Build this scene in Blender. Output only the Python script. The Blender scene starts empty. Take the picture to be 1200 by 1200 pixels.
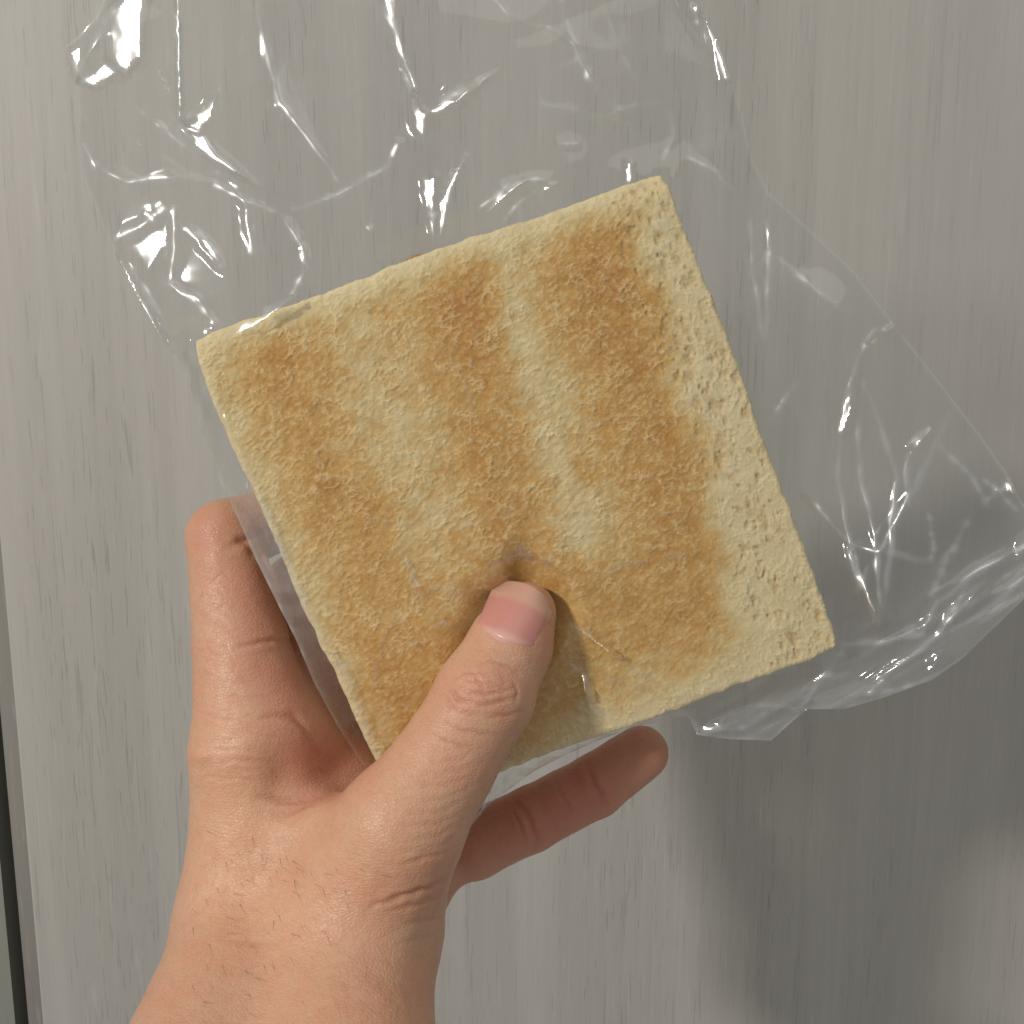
import bpy, math
import numpy as np
from mathutils import Vector

# ------------------------------------------------------------------ frame of reference
# Everything held in the hand is laid out in millimetres in a frame whose origin is the
# photographer's eye: x to the right, y up, d away from the eye.  to_world() gives metres.
F = 1203.0                      # focal length in pixels of the 1200 px photograph
PITCH = math.radians(10.0)
EYE = np.array([0.0, 0.0, 1.35])
RIGHT = np.array([1.0, 0.0, 0.0])
UP = np.array([0.0, math.sin(PITCH), math.cos(PITCH)])
FWD = np.array([0.0, math.cos(PITCH), -math.sin(PITCH)])
WALL_Y = 0.415                  # distance of the door's face from the eye, metres

def P(px, py, d):
    return np.array([(px - 600.0) / F * d, (600.0 - py) / F * d, d])

def to_world(p):
    p = np.asarray(p, dtype=np.float64)
    return EYE + (p[..., 0:1] * RIGHT + p[..., 1:2] * UP + p[..., 2:3] * FWD) * 0.001

sc = bpy.context.scene
col = sc.collection

# ------------------------------------------------------------------ camera
cam_data = bpy.data.cameras.new('camera')
cam = bpy.data.objects.new('camera', cam_data)
col.objects.link(cam)
cam.location = EYE
cam.rotation_euler = (math.pi / 2 - PITCH, 0, 0)
cam_data.sensor_width = 36.0
cam_data.lens = 36.0 * F / 1200.0
cam_data.clip_start = 0.005
cam_data.clip_end = 50.0
sc.camera = cam

# ------------------------------------------------------------------ light
world = bpy.data.worlds.new('World')
sc.world = world
world.use_nodes = True
bg = world.node_tree.nodes['Background']
bg.inputs['Color'].default_value = (1.0, 0.995, 0.95, 1)
bg.inputs['Strength'].default_value = 0.28

def area_light(name, pos_mm, target_mm, size, power, color, shape='DISK'):
    ld = bpy.data.lights.new(name, 'AREA')
    ld.shape = shape
    ld.size = size
    ld.energy = power
    ld.color = color
    o = bpy.data.objects.new(name, ld)
    col.objects.link(o)
    a = Vector(to_world(np.array(pos_mm)))
    b = Vector(to_world(np.array(target_mm)))
    o.location = a
    o.rotation_euler = (b - a).to_track_quat('-Z', 'Y').to_euler()
    return o

area_light('ceiling_lamp', (-820, 400, -690), (0, 0, 260), 0.135, 10.4, (1.0, 0.945, 0.87))
area_light('overhead_fill', (300, 1300, -250), (0, 0, 260), 1.5, 4.6, (1.0, 0.97, 0.93), 'SQUARE')  # added soft fill with no known source; also gives the film sheen

sc.view_settings.view_transform = 'Standard'
sc.view_settings.look = 'None'
sc.view_settings.exposure = 0.0
sc.view_settings.gamma = 1.0
sc.view_settings.use_curve_mapping = False
sc.cycles.use_denoising = True
sc.cycles.transparent_max_bounces = 24
sc.cycles.max_bounces = 6
sc.cycles.sample_clamp_indirect = 6.0
sc.cycles.caustics_reflective = False
sc.cycles.caustics_refractive = False

# ------------------------------------------------------------------ helpers
def tag(o, label=None, cat=None, kind=None, group=None):
    if label: o['label'] = label
    if cat: o['category'] = cat
    if kind: o['kind'] = kind
    if group: o['group'] = group
    return o

def make_mesh(name, verts, faces, mat, parent=None, origin=None, smooth=True, attrs=None):
    """verts (n,3) world metres, faces: (m,4) or (m,3) int array or list of loops."""
    verts = np.asarray(verts, dtype=np.float64)
    if origin is None:
        origin = np.array(parent.matrix_world.translation) if parent else verts.mean(0)
    loc = verts - origin
    me = bpy.data.meshes.new(name)
    if isinstance(faces, np.ndarray):
        m, k = faces.shape
        me.vertices.add(len(loc)); me.vertices.foreach_set('co', loc.astype(np.float32).ravel())
        me.loops.add(m * k); me.loops.foreach_set('vertex_index', faces.astype(np.int32).ravel())
        me.polygons.add(m)
        me.polygons.foreach_set('loop_start', np.arange(0, m * k, k, dtype=np.int32))
        me.polygons.foreach_set('loop_total', np.full(m, k, dtype=np.int32))
        me.update(calc_edges=True)
        me.validate()
    else:
        me.from_pydata([tuple(v) for v in loc], [], [tuple(f) for f in faces])
    if smooth:
        me.polygons.foreach_set('use_smooth', np.ones(len(me.polygons), dtype=bool))
    if attrs:
        for an, av in attrs.items():
            a = me.attributes.new(an, 'FLOAT', 'POINT')
            a.data.foreach_set('value', np.asarray(av, dtype=np.float32))
    if mat: me.materials.append(mat)
    o = bpy.data.objects.new(name, me)
    col.objects.link(o)
    if parent:
        o.parent = parent
        o.location = (0, 0, 0)
    else:
        o.location = origin
    return o

def empty(name, loc):
    o = bpy.data.objects.new(name, None)
    o.empty_display_size = 0.02
    col.objects.link(o)
    o.location = loc
    bpy.context.view_layer.update()
    return o

_rng = np.random.RandomState(7)
_perm = np.concatenate([_rng.permutation(256)] * 3)
_grad = np.array([[math.cos(a), math.sin(a)] for a in np.linspace(0, 2 * math.pi, 64, endpoint=False)])

def perlin(x, y, seed=0):
    x = np.asarray(x, dtype=np.float64) + seed * 37.31
    y = np.asarray(y, dtype=np.float64) + seed * 17.77
    xi = np.floor(x).astype(np.int64); yi = np.floor(y).astype(np.int64)
    xf = x - xi; yf = y - yi
    xi &= 255; yi &= 255
    u = xf * xf * xf * (xf * (xf * 6 - 15) + 10)
    v = yf * yf * yf * (yf * (yf * 6 - 15) + 10)
    def g(ix, iy, fx, fy):
        h = _perm[_perm[ix & 255] + (iy & 255)] & 63
        return _grad[h, 0] * fx + _grad[h, 1] * fy
    a = g(xi, yi, xf, yf); b = g(xi + 1, yi, xf - 1, yf)
    c = g(xi, yi + 1, xf, yf - 1); d = g(xi + 1, yi + 1, xf - 1, yf - 1)
    return 1.5 * ((a * (1 - u) + b * u) * (1 - v) + (c * (1 - u) + d * u) * v)

def fbm(x, y, seed=0, octaves=4):
    s = 0; a = 1.0; t = 0
    for i in range(octaves):
        s = s + a * perlin(x * 2 ** i, y * 2 ** i, seed + 5 * i); t += a; a *= 0.5
    return s / t

def smoothstep(a, b, x):
    t = np.clip((x - a) / (b - a), 0, 1)
    return t * t * (3 - 2 * t)

def polyline_dist(x, y, pts, taper=False):
    """distance to a polyline and the parameter 0..1 along it"""
    best = np.full(np.shape(x), 1e9); par = np.zeros(np.shape(x))
    pts = np.asarray(pts, dtype=np.float64)
    seg = np.hypot(*(pts[1:] - pts[:-1]).T); tot = seg.sum(); acc = 0
    for i in range(len(pts) - 1):
        a = pts[i]; b = pts[i + 1]; ab = b - a
        t = np.clip(((x - a[0]) * ab[0] + (y - a[1]) * ab[1]) / max(1e-9, ab @ ab), 0, 1)
        dd = np.hypot(x - a[0] - t * ab[0], y - a[1] - t * ab[1])
        m = dd < best
        best = np.where(m, dd, best); par = np.where(m, (acc + t * seg[i]) / tot, par)
        acc += seg[i]
    return best, par

def smooth_line(pts, n=6):
    pts = np.asarray(pts, dtype=np.float64)
    q = np.vstack([2 * pts[0] - pts[1], pts, 2 * pts[-1] - pts[-2]])
    out = []
    for i in range(1, len(q) - 2):
        for t in np.linspace(0, 1, n, endpoint=False):
            p0, p1, p2, p3 = q[i - 1], q[i], q[i + 1], q[i + 2]
            out.append(0.5 * ((2 * p1) + (-p0 + p2) * t + (2 * p0 - 5 * p1 + 4 * p2 - p3) * t * t + (-p0 + 3 * p1 - 3 * p2 + p3) * t ** 3))
    out.append(pts[-1])
    return np.array(out)

# ------------------------------------------------------------------ node helpers
class Nodes:
    def __init__(self, name):
        self.mat = bpy.data.materials.new(name)
        self.mat.use_nodes = True
        self.t = self.mat.node_tree
        self.t.nodes.clear()
        self.out = self.t.nodes.new('ShaderNodeOutputMaterial')
    def n(self, kind, **kw):
        nd = self.t.nodes.new(kind)
        for k, v in kw.items():
            setattr(nd, k, v)
        return nd
    def put(self, sock, v):
        if hasattr(v, 'is_linked') or isinstance(v, bpy.types.NodeSocket):
            self.t.links.new(v, sock)
        else:
            sock.default_value = v
    def math(self, op, a, b=0.0, c=None, clamp=False):
        nd = self.n('ShaderNodeMath', operation=op, use_clamp=clamp)
        self.put(nd.inputs[0], a); self.put(nd.inputs[1], b)
        if c is not None: self.put(nd.inputs[2], c)
        return nd.outputs[0]
    def mix(self, f, a, b, blend='MIX'):
        nd = self.n('ShaderNodeMix', data_type='RGBA', blend_type=blend)
        self.put(nd.inputs[0], f); self.put(nd.inputs[6], a); self.put(nd.inputs[7], b)
        return nd.outputs[2]
    def attr(self, name):
        return self.n('ShaderNodeAttribute', attribute_name=name).outputs['Fac']
    def coord(self, scale=(1, 1, 1), rot=(0, 0, 0)):
        tc = self.n('ShaderNodeTexCoord'); mp = self.n('ShaderNodeMapping')
        mp.inputs['Scale'].default_value = scale; mp.inputs['Rotation'].default_value = rot
        self.t.links.new(tc.outputs['Object'], mp.inputs['Vector'])
        return mp.outputs[0]
    def noise(self, vec, scale=1.0, detail=3.0, rough=0.55, dist=0.0):
        nd = self.n('ShaderNodeTexNoise')
        self.t.links.new(vec, nd.inputs['Vector'])
        nd.inputs['Scale'].default_value = scale; nd.inputs['Detail'].default_value = detail
        nd.inputs['Roughness'].default_value = rough; nd.inputs['Distortion'].default_value = dist
        return nd.outputs['Fac']
    def range(self, v, a, b, c=0.0, d=1.0, interp='SMOOTHSTEP'):
        nd = self.n('ShaderNodeMapRange', interpolation_type=interp)
        self.put(nd.inputs['Value'], v)
        for k, x in zip(('From Min', 'From Max', 'To Min', 'To Max'), (a, b, c, d)):
            nd.inputs[k].default_value = x
        return nd.outputs[0]
    def bump(self, h, strength, dist, normal=None):
        nd = self.n('ShaderNodeBump')
        nd.inputs['Strength'].default_value = strength; nd.inputs['Distance'].default_value = dist
        self.t.links.new(h, nd.inputs['Height'])
        if normal is not None: self.t.links.new(normal, nd.inputs['Normal'])
        return nd.outputs[0]
    def principled(self, **kw):
        nd = self.n('ShaderNodeBsdfPrincipled')
        for k, v in kw.items():
            self.put(nd.inputs[k], v)
        self.t.links.new(nd.outputs[0], self.out.inputs[0])
        return nd

def rgb(r, g, b):
    """8-bit display colour to linear"""
    def f(c):
        c /= 255.0
        return c / 12.92 if c <= 0.04045 else ((c + 0.055) / 1.055) ** 2.4
    return (f(r), f(g), f(b), 1.0)

# ------------------------------------------------------------------ materials
def wood_material(name, light, dark, pore):
    m = Nodes(name)
    v1 = m.coord((240, 240, 5)); fine = m.noise(v1, 1.0, 4, 0.6, 0.5)
    v2 = m.coord((30, 30, 1.3)); band = m.noise(v2, 1.0, 3, 0.5, 0.7)
    v3 = m.coord((520, 520, 22)); dash = m.noise(v3, 1.0, 2, 0.5, 0.3)
    v4 = m.coord((1150, 1150, 60)); tiny = m.noise(v4, 1.0, 1, 0.5)
    v5 = m.coord((800, 800, 34)); lite = m.noise(v5, 1.0, 1, 0.5)
    pat = m.noise(m.coord((9, 9, 3.5)), 1.0, 3, 0.5)
    tone = m.math('ADD', m.range(fine, 0.25, 0.77, 0.1, 0.4), m.range(band, 0.32, 0.68, 0, 0.55))
    c = m.mix(tone, dark, light)
    c = m.mix(m.range(pat, 0.3, 0.7, 0, 0.22), c, (0.435, 0.402, 0.372, 1))
    zone = m.range(band, 0.62, 0.38, 0.25, 1.0)
    dm = m.math('MULTIPLY', m.range(dash, 0.63, 0.72), zone)
    tm = m.math('MULTIPLY', m.range(tiny, 0.64, 0.72), zone)
    c = m.mix(m.math('MULTIPLY', dm, 0.34), c, pore)
    c = m.mix(m.math('MULTIPLY', tm, 0.32), c, pore)
    c = m.mix(m.range(lite, 0.64, 0.74, 0, 0.18), c, (0.60, 0.58, 0.55, 1))
    h = m.math('SUBTRACT', m.math('MULTIPLY', fine, 0.5), m.math('ADD', m.math('MULTIPLY', dm, 0.9), m.math('MULTIPLY', tm, 0.6)))
    nrm = m.bump(h, 0.28, 0.0004)
    m.principled(**{'Base Color': c, 'Roughness': 0.55, 'Normal': nrm, 'Specular IOR Level': 0.35})
    return m.mat

door_mat = wood_material('grey_wood_laminate', (0.500, 0.484, 0.450, 1), (0.388, 0.374, 0.346, 1), (0.20, 0.19, 0.178, 1))
band_mat = wood_material('dark_grey_edge', (0.235, 0.225, 0.207, 1), (0.195, 0.186, 0.17, 1), (0.16, 0.15, 0.14, 1))
frame_mat = wood_material('grey_green_frame', (0.25, 0.26, 0.23, 1), (0.21, 0.22, 0.19, 1), (0.1, 0.1, 0.09, 1))

def dark_material():
    m = Nodes('gap_shade_black')  # near-black colour painted for the shade inside the door gap
    n = m.noise(m.coord((30, 30, 30)), 1, 3)
    m.principled(**{'Base Color': m.mix(n, (0.012, 0.011, 0.010, 1), (0.022, 0.02, 0.018, 1)), 'Roughness': 0.9})
    return m.mat
dark_mat = dark_material()

def skin_material():
    m = Nodes('skin')
    red = m.attr('redness'); pale = m.attr('pale'); crease = m.attr('crease')
    base = rgb(210, 168, 138)
    c = m.mix(red, base, rgb(198, 124, 105))
    c = m.mix(pale, c, rgb(226, 182, 148))
    mott = m.noise(m.coord((1, 1, 1)), 170, 4, 0.6)
    c = m.mix(m.range(mott, 0.35, 0.7, 0, 0.32), c, rgb(208, 142, 116))
    mott2 = m.noise(m.coord((1, 1, 1)), 700, 3, 0.6)
    c = m.mix(m.range(mott2, 0.4, 0.75, 0, 0.22), c, rgb(190, 128, 104))
    c = m.mix(m.math('MULTIPLY', crease, 0.35), c, rgb(176, 104, 86))
    spot = m.noise(m.coord((1, 1, 1)), 330, 1, 0.4)
    c = m.mix(m.range(spot, 0.765, 0.80, 0, 0.3), c, rgb(158, 104, 80))
    # fine skin relief: a mesh of tiny furrows plus pores
    vor = m.n('ShaderNodeTexVoronoi', feature='DISTANCE_TO_EDGE')
    wv = m.coord((1.0, 1.0, 1.7), (0.0, 0.35, 0.0))
    m.t.links.new(wv, vor.inputs['Vector']); vor.inputs['Scale'].default_value = 900
    fur = m.range(vor.outputs['Distance'], 0.0, 0.22)
    line = m.noise(m.coord((260, 260, 1500), (0.0, 0.25, 0.0)), 1.0, 3, 0.6, 0.5)
    fine = m.noise(m.coord((1, 1, 1)), 2200, 2)
    h = m.math('ADD', m.math('MULTIPLY', fur, 0.32), m.math('ADD', m.math('MULTIPLY', line, 0.8), m.math('MULTIPLY', fine, 0.35)))
    nrm = m.bump(h, 0.62, 0.00024)
    rough = m.range(mott, 0.3, 0.7, 0.36, 0.52)
    m.principled(**{'Base Color': c, 'Roughness': rough, 'Normal': nrm, 'Specular IOR Level': 0.45,
                    'Subsurface Weight': 0.28, 'Subsurface Radius': (1.0, 0.38, 0.22), 'Subsurface Scale': 0.0035})
    return m.mat
skin_mat = skin_material()

def nail_material():
    m = Nodes('nail')
    free = m.attr('free_edge'); lun = m.attr('lunula')
    c = m.mix(lun, rgb(206, 142, 132), rgb(222, 178, 164))
    c = m.mix(free, c, rgb(210, 164, 143))
    st = m.noise(m.coord((900, 900, 90), (0, 0.5, 0)), 1, 2)
    m.principled(**{'Base Color': c, 'Roughness': 0.30, 'Specular IOR Level': 0.5, 'Normal': m.bump(st, 0.10, 0.0001),
                    'Subsurface Weight': 0.15, 'Subsurface Radius': (1, 0.4, 0.3), 'Subsurface Scale': 0.001})
    return m.mat
nail_mat = nail_material()

def bread_material():
    m = Nodes('toasted_bread')
    br = m.attr('brown'); pore = m.attr('pore'); fib = m.attr('fibre')
    c0 = rgb(236, 221, 178)
    n1 = m.noise(m.coord((1, 1, 1)), 420, 4, 0.65)
    n2 = m.noise(m.coord((1, 1, 1)), 1500, 3, 0.6)
    b = m.math('ADD', br, m.math('MULTIPLY', m.math('SUBTRACT', n1, 0.5), 0.16))
    ramp = m.n('ShaderNodeValToRGB')
    m.t.links.new(b, ramp.inputs[0])
    el = ramp.color_ramp.elements
    el[0].position = 0.0; el[0].color = c0
    el[1].position = 1.0; el[1].color = rgb(184, 123, 50)
    for p, cc in ((0.25, rgb(224, 200, 144)), (0.5, rgb(216, 172, 98)), (0.75, rgb(202, 150, 72))):
        e = el.new(p); e.color = cc
    c = ramp.outputs[0]
    c = m.mix(m.math('MULTIPLY', pore, 0.8), c, rgb(194, 158, 100))
    c = m.mix(fib, m.mix(0.12, c, rgb(160, 110, 52)), m.mix(0.42, c, rgb(248, 228, 180)))
    c = m.mix(m.range(n2, 0.42, 0.75, 0, 0.22), c, rgb(244, 222, 170))
    h = m.math('ADD', m.math('MULTIPLY', n1, 0.5), m.math('MULTIPLY', n2, 0.6))
    m.principled(**{'Base Color': c, 'Roughness': 0.78, 'Normal': m.bump(h, 0.38, 0.0004), 'Specular IOR Level': 0.2})
    return m.mat
bread_mat = bread_material()

def crust_material():
    m = Nodes('brown_crust')
    n = m.noise(m.coord((1, 1, 1)), 500, 4, 0.6)
    m.principled(**{'Base Color': m.mix(n, rgb(165, 112, 66), rgb(200, 158, 106)), 'Roughness': 0.7, 'Normal': m.bump(n, 0.5, 0.0004)})
    return m.mat
crust_mat = crust_material()

def film_material():
    m = Nodes('clear_film')
    lw = m.n('ShaderNodeLayerWeight'); lw.inputs['Blend'].default_value = 0.5
    f5 = m.math('POWER', lw.outputs['Facing'], 4.0)
    fac = m.math('ADD', m.math('MULTIPLY', f5, 0.75), 0.062, clamp=True)
    tr = m.n('ShaderNodeBsdfTransparent'); tr.inputs[0].default_value = (0.972, 0.975, 0.972, 1)
    gl = m.n('ShaderNodeBsdfGlossy'); gl.inputs['Roughness'].default_value = 0.10
    gl.inputs['Color'].default_value = (0.97, 0.985, 1.0, 1)
    df = m.n('ShaderNodeBsdfDiffuse'); df.inputs[0].default_value = (0.75, 0.76, 0.77, 1)
    haze_glint = m.attr('haze_glint')
    m1 = m.n('ShaderNodeMixShader'); m2 = m.n('ShaderNodeMixShader')
    m.t.links.new(haze_glint, m1.inputs[0]); m.t.links.new(tr.outputs[0], m1.inputs[1]); m.t.links.new(df.outputs[0], m1.inputs[2])
    m.t.links.new(fac, m2.inputs[0]); m.t.links.new(m1.outputs[0], m2.inputs[1]); m.t.links.new(gl.outputs[0], m2.inputs[2])
    g2 = m.n('ShaderNodeBsdfGlossy'); g2.inputs['Roughness'].default_value = 0.34
    g2.inputs['Color'].default_value = (0.97, 0.985, 1.0, 1)
    m3 = m.n('ShaderNodeMixShader')
    m.t.links.new(m.attr('crinkle'), m3.inputs[0]); m.t.links.new(m2.outputs[0], m3.inputs[1]); m.t.links.new(g2.outputs[0], m3.inputs[2])
    m.t.links.new(m3.outputs[0], m.out.inputs[0])
    return m.mat
film_mat = film_material()

# ------------------------------------------------------------------ the door behind
def profile_panel(name, prof, z0, z1, mat, parent=None, nz=2):
    """closed profile (x,y) in metres extruded vertically"""
    k = len(prof); v = []; f = []
    for z in np.linspace(z0, z1, nz):
        v += [(x, y, z) for x, y in prof]
    for j in range(nz - 1):
        for i in range(k):
            f.append((j * k + i, j * k + (i + 1) % k, (j + 1) * k + (i + 1) % k, (j + 1) * k + i))
    f.append(tuple(range(k))[::-1]); f.append(tuple(range((nz - 1) * k, nz * k)))
    return make_mesh(name, v, f, mat, parent, smooth=False)

EDGE_X = -0.2115
Z0, Z1 = 0.0, 2.1
prof = [(EDGE_X, WALL_Y + 0.035), (EDGE_X, WALL_Y + 0.0012), (EDGE_X + 0.0004, WALL_Y + 0.0003), (EDGE_X + 0.0012, WALL_Y)]
prof += [(0.70, WALL_Y), (0.70, WALL_Y + 0.035)]
door = profile_panel('door', prof, Z0, Z1, door_mat)
tag(door, 'pale grey wood-grain door panel filling the background behind the hand', 'door')
bpy.context.view_layer.update()
band = profile_panel('edge_band', [(EDGE_X - 0.0082, WALL_Y + 0.034), (EDGE_X - 0.0082, WALL_Y + 0.0042), (EDGE_X - 0.0070, WALL_Y + 0.0026), (EDGE_X - 0.0002, WALL_Y + 0.0022), (EDGE_X - 0.0002, WALL_Y + 0.034)], Z0, Z1, band_mat, parent=door)
band['label'] = 'darker grey edge strip of the door'
frame = profile_panel('door_frame', [(EDGE_X - 0.2, WALL_Y + 0.012), (EDGE_X - 0.0185, WALL_Y + 0.012), (EDGE_X - 0.0185, WALL_Y + 0.034), (EDGE_X - 0.2, WALL_Y + 0.034)], Z0, Z1 + 0.02, frame_mat)
tag(frame, kind='structure')
back = profile_panel('gap_shade_backing', [(EDGE_X - 0.25, WALL_Y + 0.036), (0.64, WALL_Y + 0.036), (0.64, WALL_Y + 0.05), (EDGE_X - 0.25, WALL_Y + 0.05)], Z0, Z1 + 0.02, dark_mat)  # dark sheet behind the gap; its colour stands for the shade there
tag(back, kind='structure')

# ------------------------------------------------------------------ the hand as a signed distance field
def round_cone(p, a, b, r1, r2):
    ba = b - a; l2 = float(ba @ ba); rr = r1 - r2; a2 = l2 - rr * rr; il2 = 1.0 / l2
    pa = p - a; y = pa @ ba; z = y - l2
    x2 = ((pa * l2 - y[:, None] * ba) ** 2).sum(1)
    y2 = y * y * l2; z2 = z * z * l2
    k = np.sign(rr) * rr * rr * x2
    c1 = np.sign(z) * a2 * z2 > k
    c2 = np.sign(y) * a2 * y2 < k
    d3 = (np.sqrt(np.maximum(x2 * a2 * il2, 0)) + y * rr) * il2 - r1
    d1 = np.sqrt(x2 + z2) * il2 - r2
    d2 = np.sqrt(x2 + y2) * il2 - r1
    return np.where(c1, d1, np.where(c2, d2, d3))

def smin(a, b, k):
    h = np.maximum(k - np.abs(a - b), 0) / k
    return np.minimum(a, b) - h * h * h * k / 6.0

def chain(p, pts, k=2.0):
    d = None
    for (q0, q1) in zip(pts[:-1], pts[1:]):
        e = round_cone(p, P(*q0[:3]), P(*q1[:3]), q0[3], q1[3])
        d = e if d is None else smin(d, e, k)
    return d

THUMB = [(470, 968, 220, 13.4), (520, 896, 224, 11.05), (568, 815, 228, 10.9), (598, 756, 233, 9.35), (616, 718, 236.5, 7.1)]
INDEX = [(300, 872, 240, 14.2), (282, 752, 245, 11.0), (263, 630, 250, 9.0), (345, 600, 263, 8.2), (430, 600, 264, 7.2)]
MIDDLE = [(360, 905, 260, 13.0), (352, 690, 268, 9.4), (450, 630, 272, 8.3), (560, 610, 268, 7.5)]
RING = [(415, 945, 268, 12.0), (470, 790, 285, 9.0), (570, 735, 282, 8.2), (660, 720, 270, 7.2)]
LITTLE = [(470, 1000, 270, 10.5), (556, 990, 266, 8.6), (622, 960, 265, 8.1), (697, 921, 265, 7.9), (752, 882, 265, 6.9)]

def sdf_thumb(p):
    return chain(p, THUMB, 3.0)

def sdf_rest(p):
    pal = round_cone(p, P(303, 1090, 240), P(300, 880, 240), 16.8, 14.4)
    for a, b, r1, r2, k in (((345, 1090, 246), (355, 915, 256), 16, 13, 10), ((390, 1085, 250), (410, 950, 266), 15, 12, 10),
                            ((430, 1085, 246), (489, 1016, 264), 15, 11.5, 10)):
        pal = smin(pal, round_cone(p, P(*a), P(*b), r1, r2), k)
    for a, b, r1, r2 in (((300, 1095, 234), (268, 1205, 214), 17.6, 16.2), ((268, 1205, 214), (140, 1480, 174), 16.2, 22), ((140, 1480, 174), (-300, 2500, 112), 22, 32),
                         ((416, 1095, 228), (404, 1205, 210), 18.6, 15.6), ((404, 1205, 210), (430, 1480, 168), 15.6, 22), ((430, 1480, 168), (400, 2500, 106), 22, 32)):
        pal = smin(pal, round_cone(p, P(*a), P(*b), r1, r2), 14)
    d = pal
    for ch, k in ((INDEX, 6), (MIDDLE, 5), (RING, 5), (LITTLE, 5)):
        d = smin(d, chain(p, ch, 2.0), k)
    return d

def sdf_hand(p):
    d = sdf_rest(p)
    th = sdf_thumb(p)
    base = round_cone(p, P(410, 1085, 228), P(470, 968, 220), 19.0, 13.4)
    th = smin(th, base, 4)
    web = round_cone(p, P(320, 985, 237), P(425, 985, 226), 12.0, 9.0)
    d = smin(d, web, 9)
    pad = round_cone(p, P(335, 850, 249), P(405, 912, 250), 10.5, 9.0)
    d = smin(d, pad, 14)
    return smin(d, th, 9)

def chunked(fn, p, n=400000):
    return np.concatenate([fn(p[i:i + n]) for i in range(0, len(p), n)])

def surface_nets(fn, lo, hi, h):
    xs = [np.arange(lo[i], hi[i] + h, h) for i in range(3)]
    nx, ny, nz = map(len, xs)
    # coarse pass decides which blocks to evaluate finely
    B = 6
    val = np.full((nx, ny, nz), 50.0, dtype=np.float32)
    cx = [x[::B] for x in xs]
    G = np.stack(np.meshgrid(*[c + h * (B - 1) / 2 for c in cx], indexing='ij'), -1).reshape(-1, 3)
    cv = chunked(fn, G)
    near = np.abs(cv) < h * B * 0.95 + 2.0
    idx = np.argwhere(near.reshape(len(cx[0]), len(cx[1]), len(cx[2])))
    sgn = np.where(cv < 0, -50.0, 50.0).reshape(len(cx[0]), len(cx[1]), len(cx[2]))
    full = np.repeat(np.repeat(np.repeat(sgn, B, 0), B, 1), B, 2)[:nx, :ny, :nz]
    val[:] = full
    off = np.stack(np.meshgrid(*[np.arange(B)] * 3, indexing='ij'), -1).reshape(-1, 3)
    cells = (idx[:, None, :] * B + off[None]).reshape(-1, 3)
    ok = (cells[:, 0] < nx) & (cells[:, 1] < ny) & (cells[:, 2] < nz)
    cells = cells[ok]
    pts = np.stack([xs[i][cells[:, i]] for i in range(3)], -1)
    val[cells[:, 0], cells[:, 1], cells[:, 2]] = chunked(fn, pts)
    s = val < 0
    c8 = [(i, j, k) for i in (0, 1) for j in (0, 1) for k in (0, 1)]
    def sh(a, o): return a[o[0]:nx - 1 + o[0], o[1]:ny - 1 + o[1], o[2]:nz - 1 + o[2]]
    cnt = sum(sh(s, o).astype(np.int8) for o in c8)
    act = (cnt > 0) & (cnt < 8)
    ids = np.full(act.shape, -1, dtype=np.int64)
    ai = np.argwhere(act); ids[act] = np.arange(len(ai))
    acc = np.zeros((len(ai), 3)); num = np.zeros(len(ai))
    for a in c8:
        for ax in range(3):
            if a[ax] == 0:
                b = list(a); b[ax] = 1; b = tuple(b)
                va = sh(val, a)[act]; vb = sh(val, b)[act]
                m = (va < 0) != (vb < 0)
                t = np.where(m, va / np.where(m, va - vb, 1), 0)
                pa = np.array(a, float)[None] + np.eye(3)[ax][None] * t[:, None]
                acc[m] += pa[m]; num[m] += 1
    pos = np.array([x[0] for x in xs]) + (ai + acc / num[:, None]) * h
    faces = []
    for ax in range(3):
        o = [0, 0, 0]; o[ax] = 1
        A = s[1:nx - 1, 1:ny - 1, 1:nz - 1]
        Bv = s[1 + o[0]:nx - 1 + o[0], 1 + o[1]:ny - 1 + o[1], 1 + o[2]:nz - 1 + o[2]]
        e = np.argwhere(A != Bv) + 1
        flip = s[e[:, 0], e[:, 1], e[:, 2]]
        u, v = [(1, 2), (2, 0), (0, 1)][ax]
        du = np.eye(3, dtype=int)[u]; dv = np.eye(3, dtype=int)[v]
        q = [e - du - dv, e - dv, e, e - du]
        lim = np.array(ids.shape)
        good = np.all([(c >= 0).all(1) & (c < lim).all(1) for c in q], axis=0)
        quad = np.stack([ids[np.clip(c[:, 0], 0, lim[0] - 1), np.clip(c[:, 1], 0, lim[1] - 1), np.clip(c[:, 2], 0, lim[2] - 1)] for c in q], 1)
        good &= (quad >= 0).all(1)
        quad[~flip] = quad[~flip][:, ::-1]
        faces.append(quad[good])
    return pos, np.concatenate(faces)

def newton(fn, v, it=2):
    for _ in range(it):
        d = chunked(fn, v); g = np.zeros_like(v)
        for i in range(3):
            e = np.zeros(3); e[i] = 0.15
            g[:, i] = (chunked(fn, v + e) - chunked(fn, v - e)) / 0.3
        n2 = (g ** 2).sum(1)[:, None]
        v = v - np.clip(d[:, None], -1, 1) * g / np.maximum(n2, 1e-3)
    return v, g / np.sqrt(np.maximum(n2, 1e-6))

hv, hf = surface_nets(sdf_hand, (-125, -225, 70), (48, 12, 300), 0.95)
hv, _ = newton(sdf_hand, hv, 2)

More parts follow.
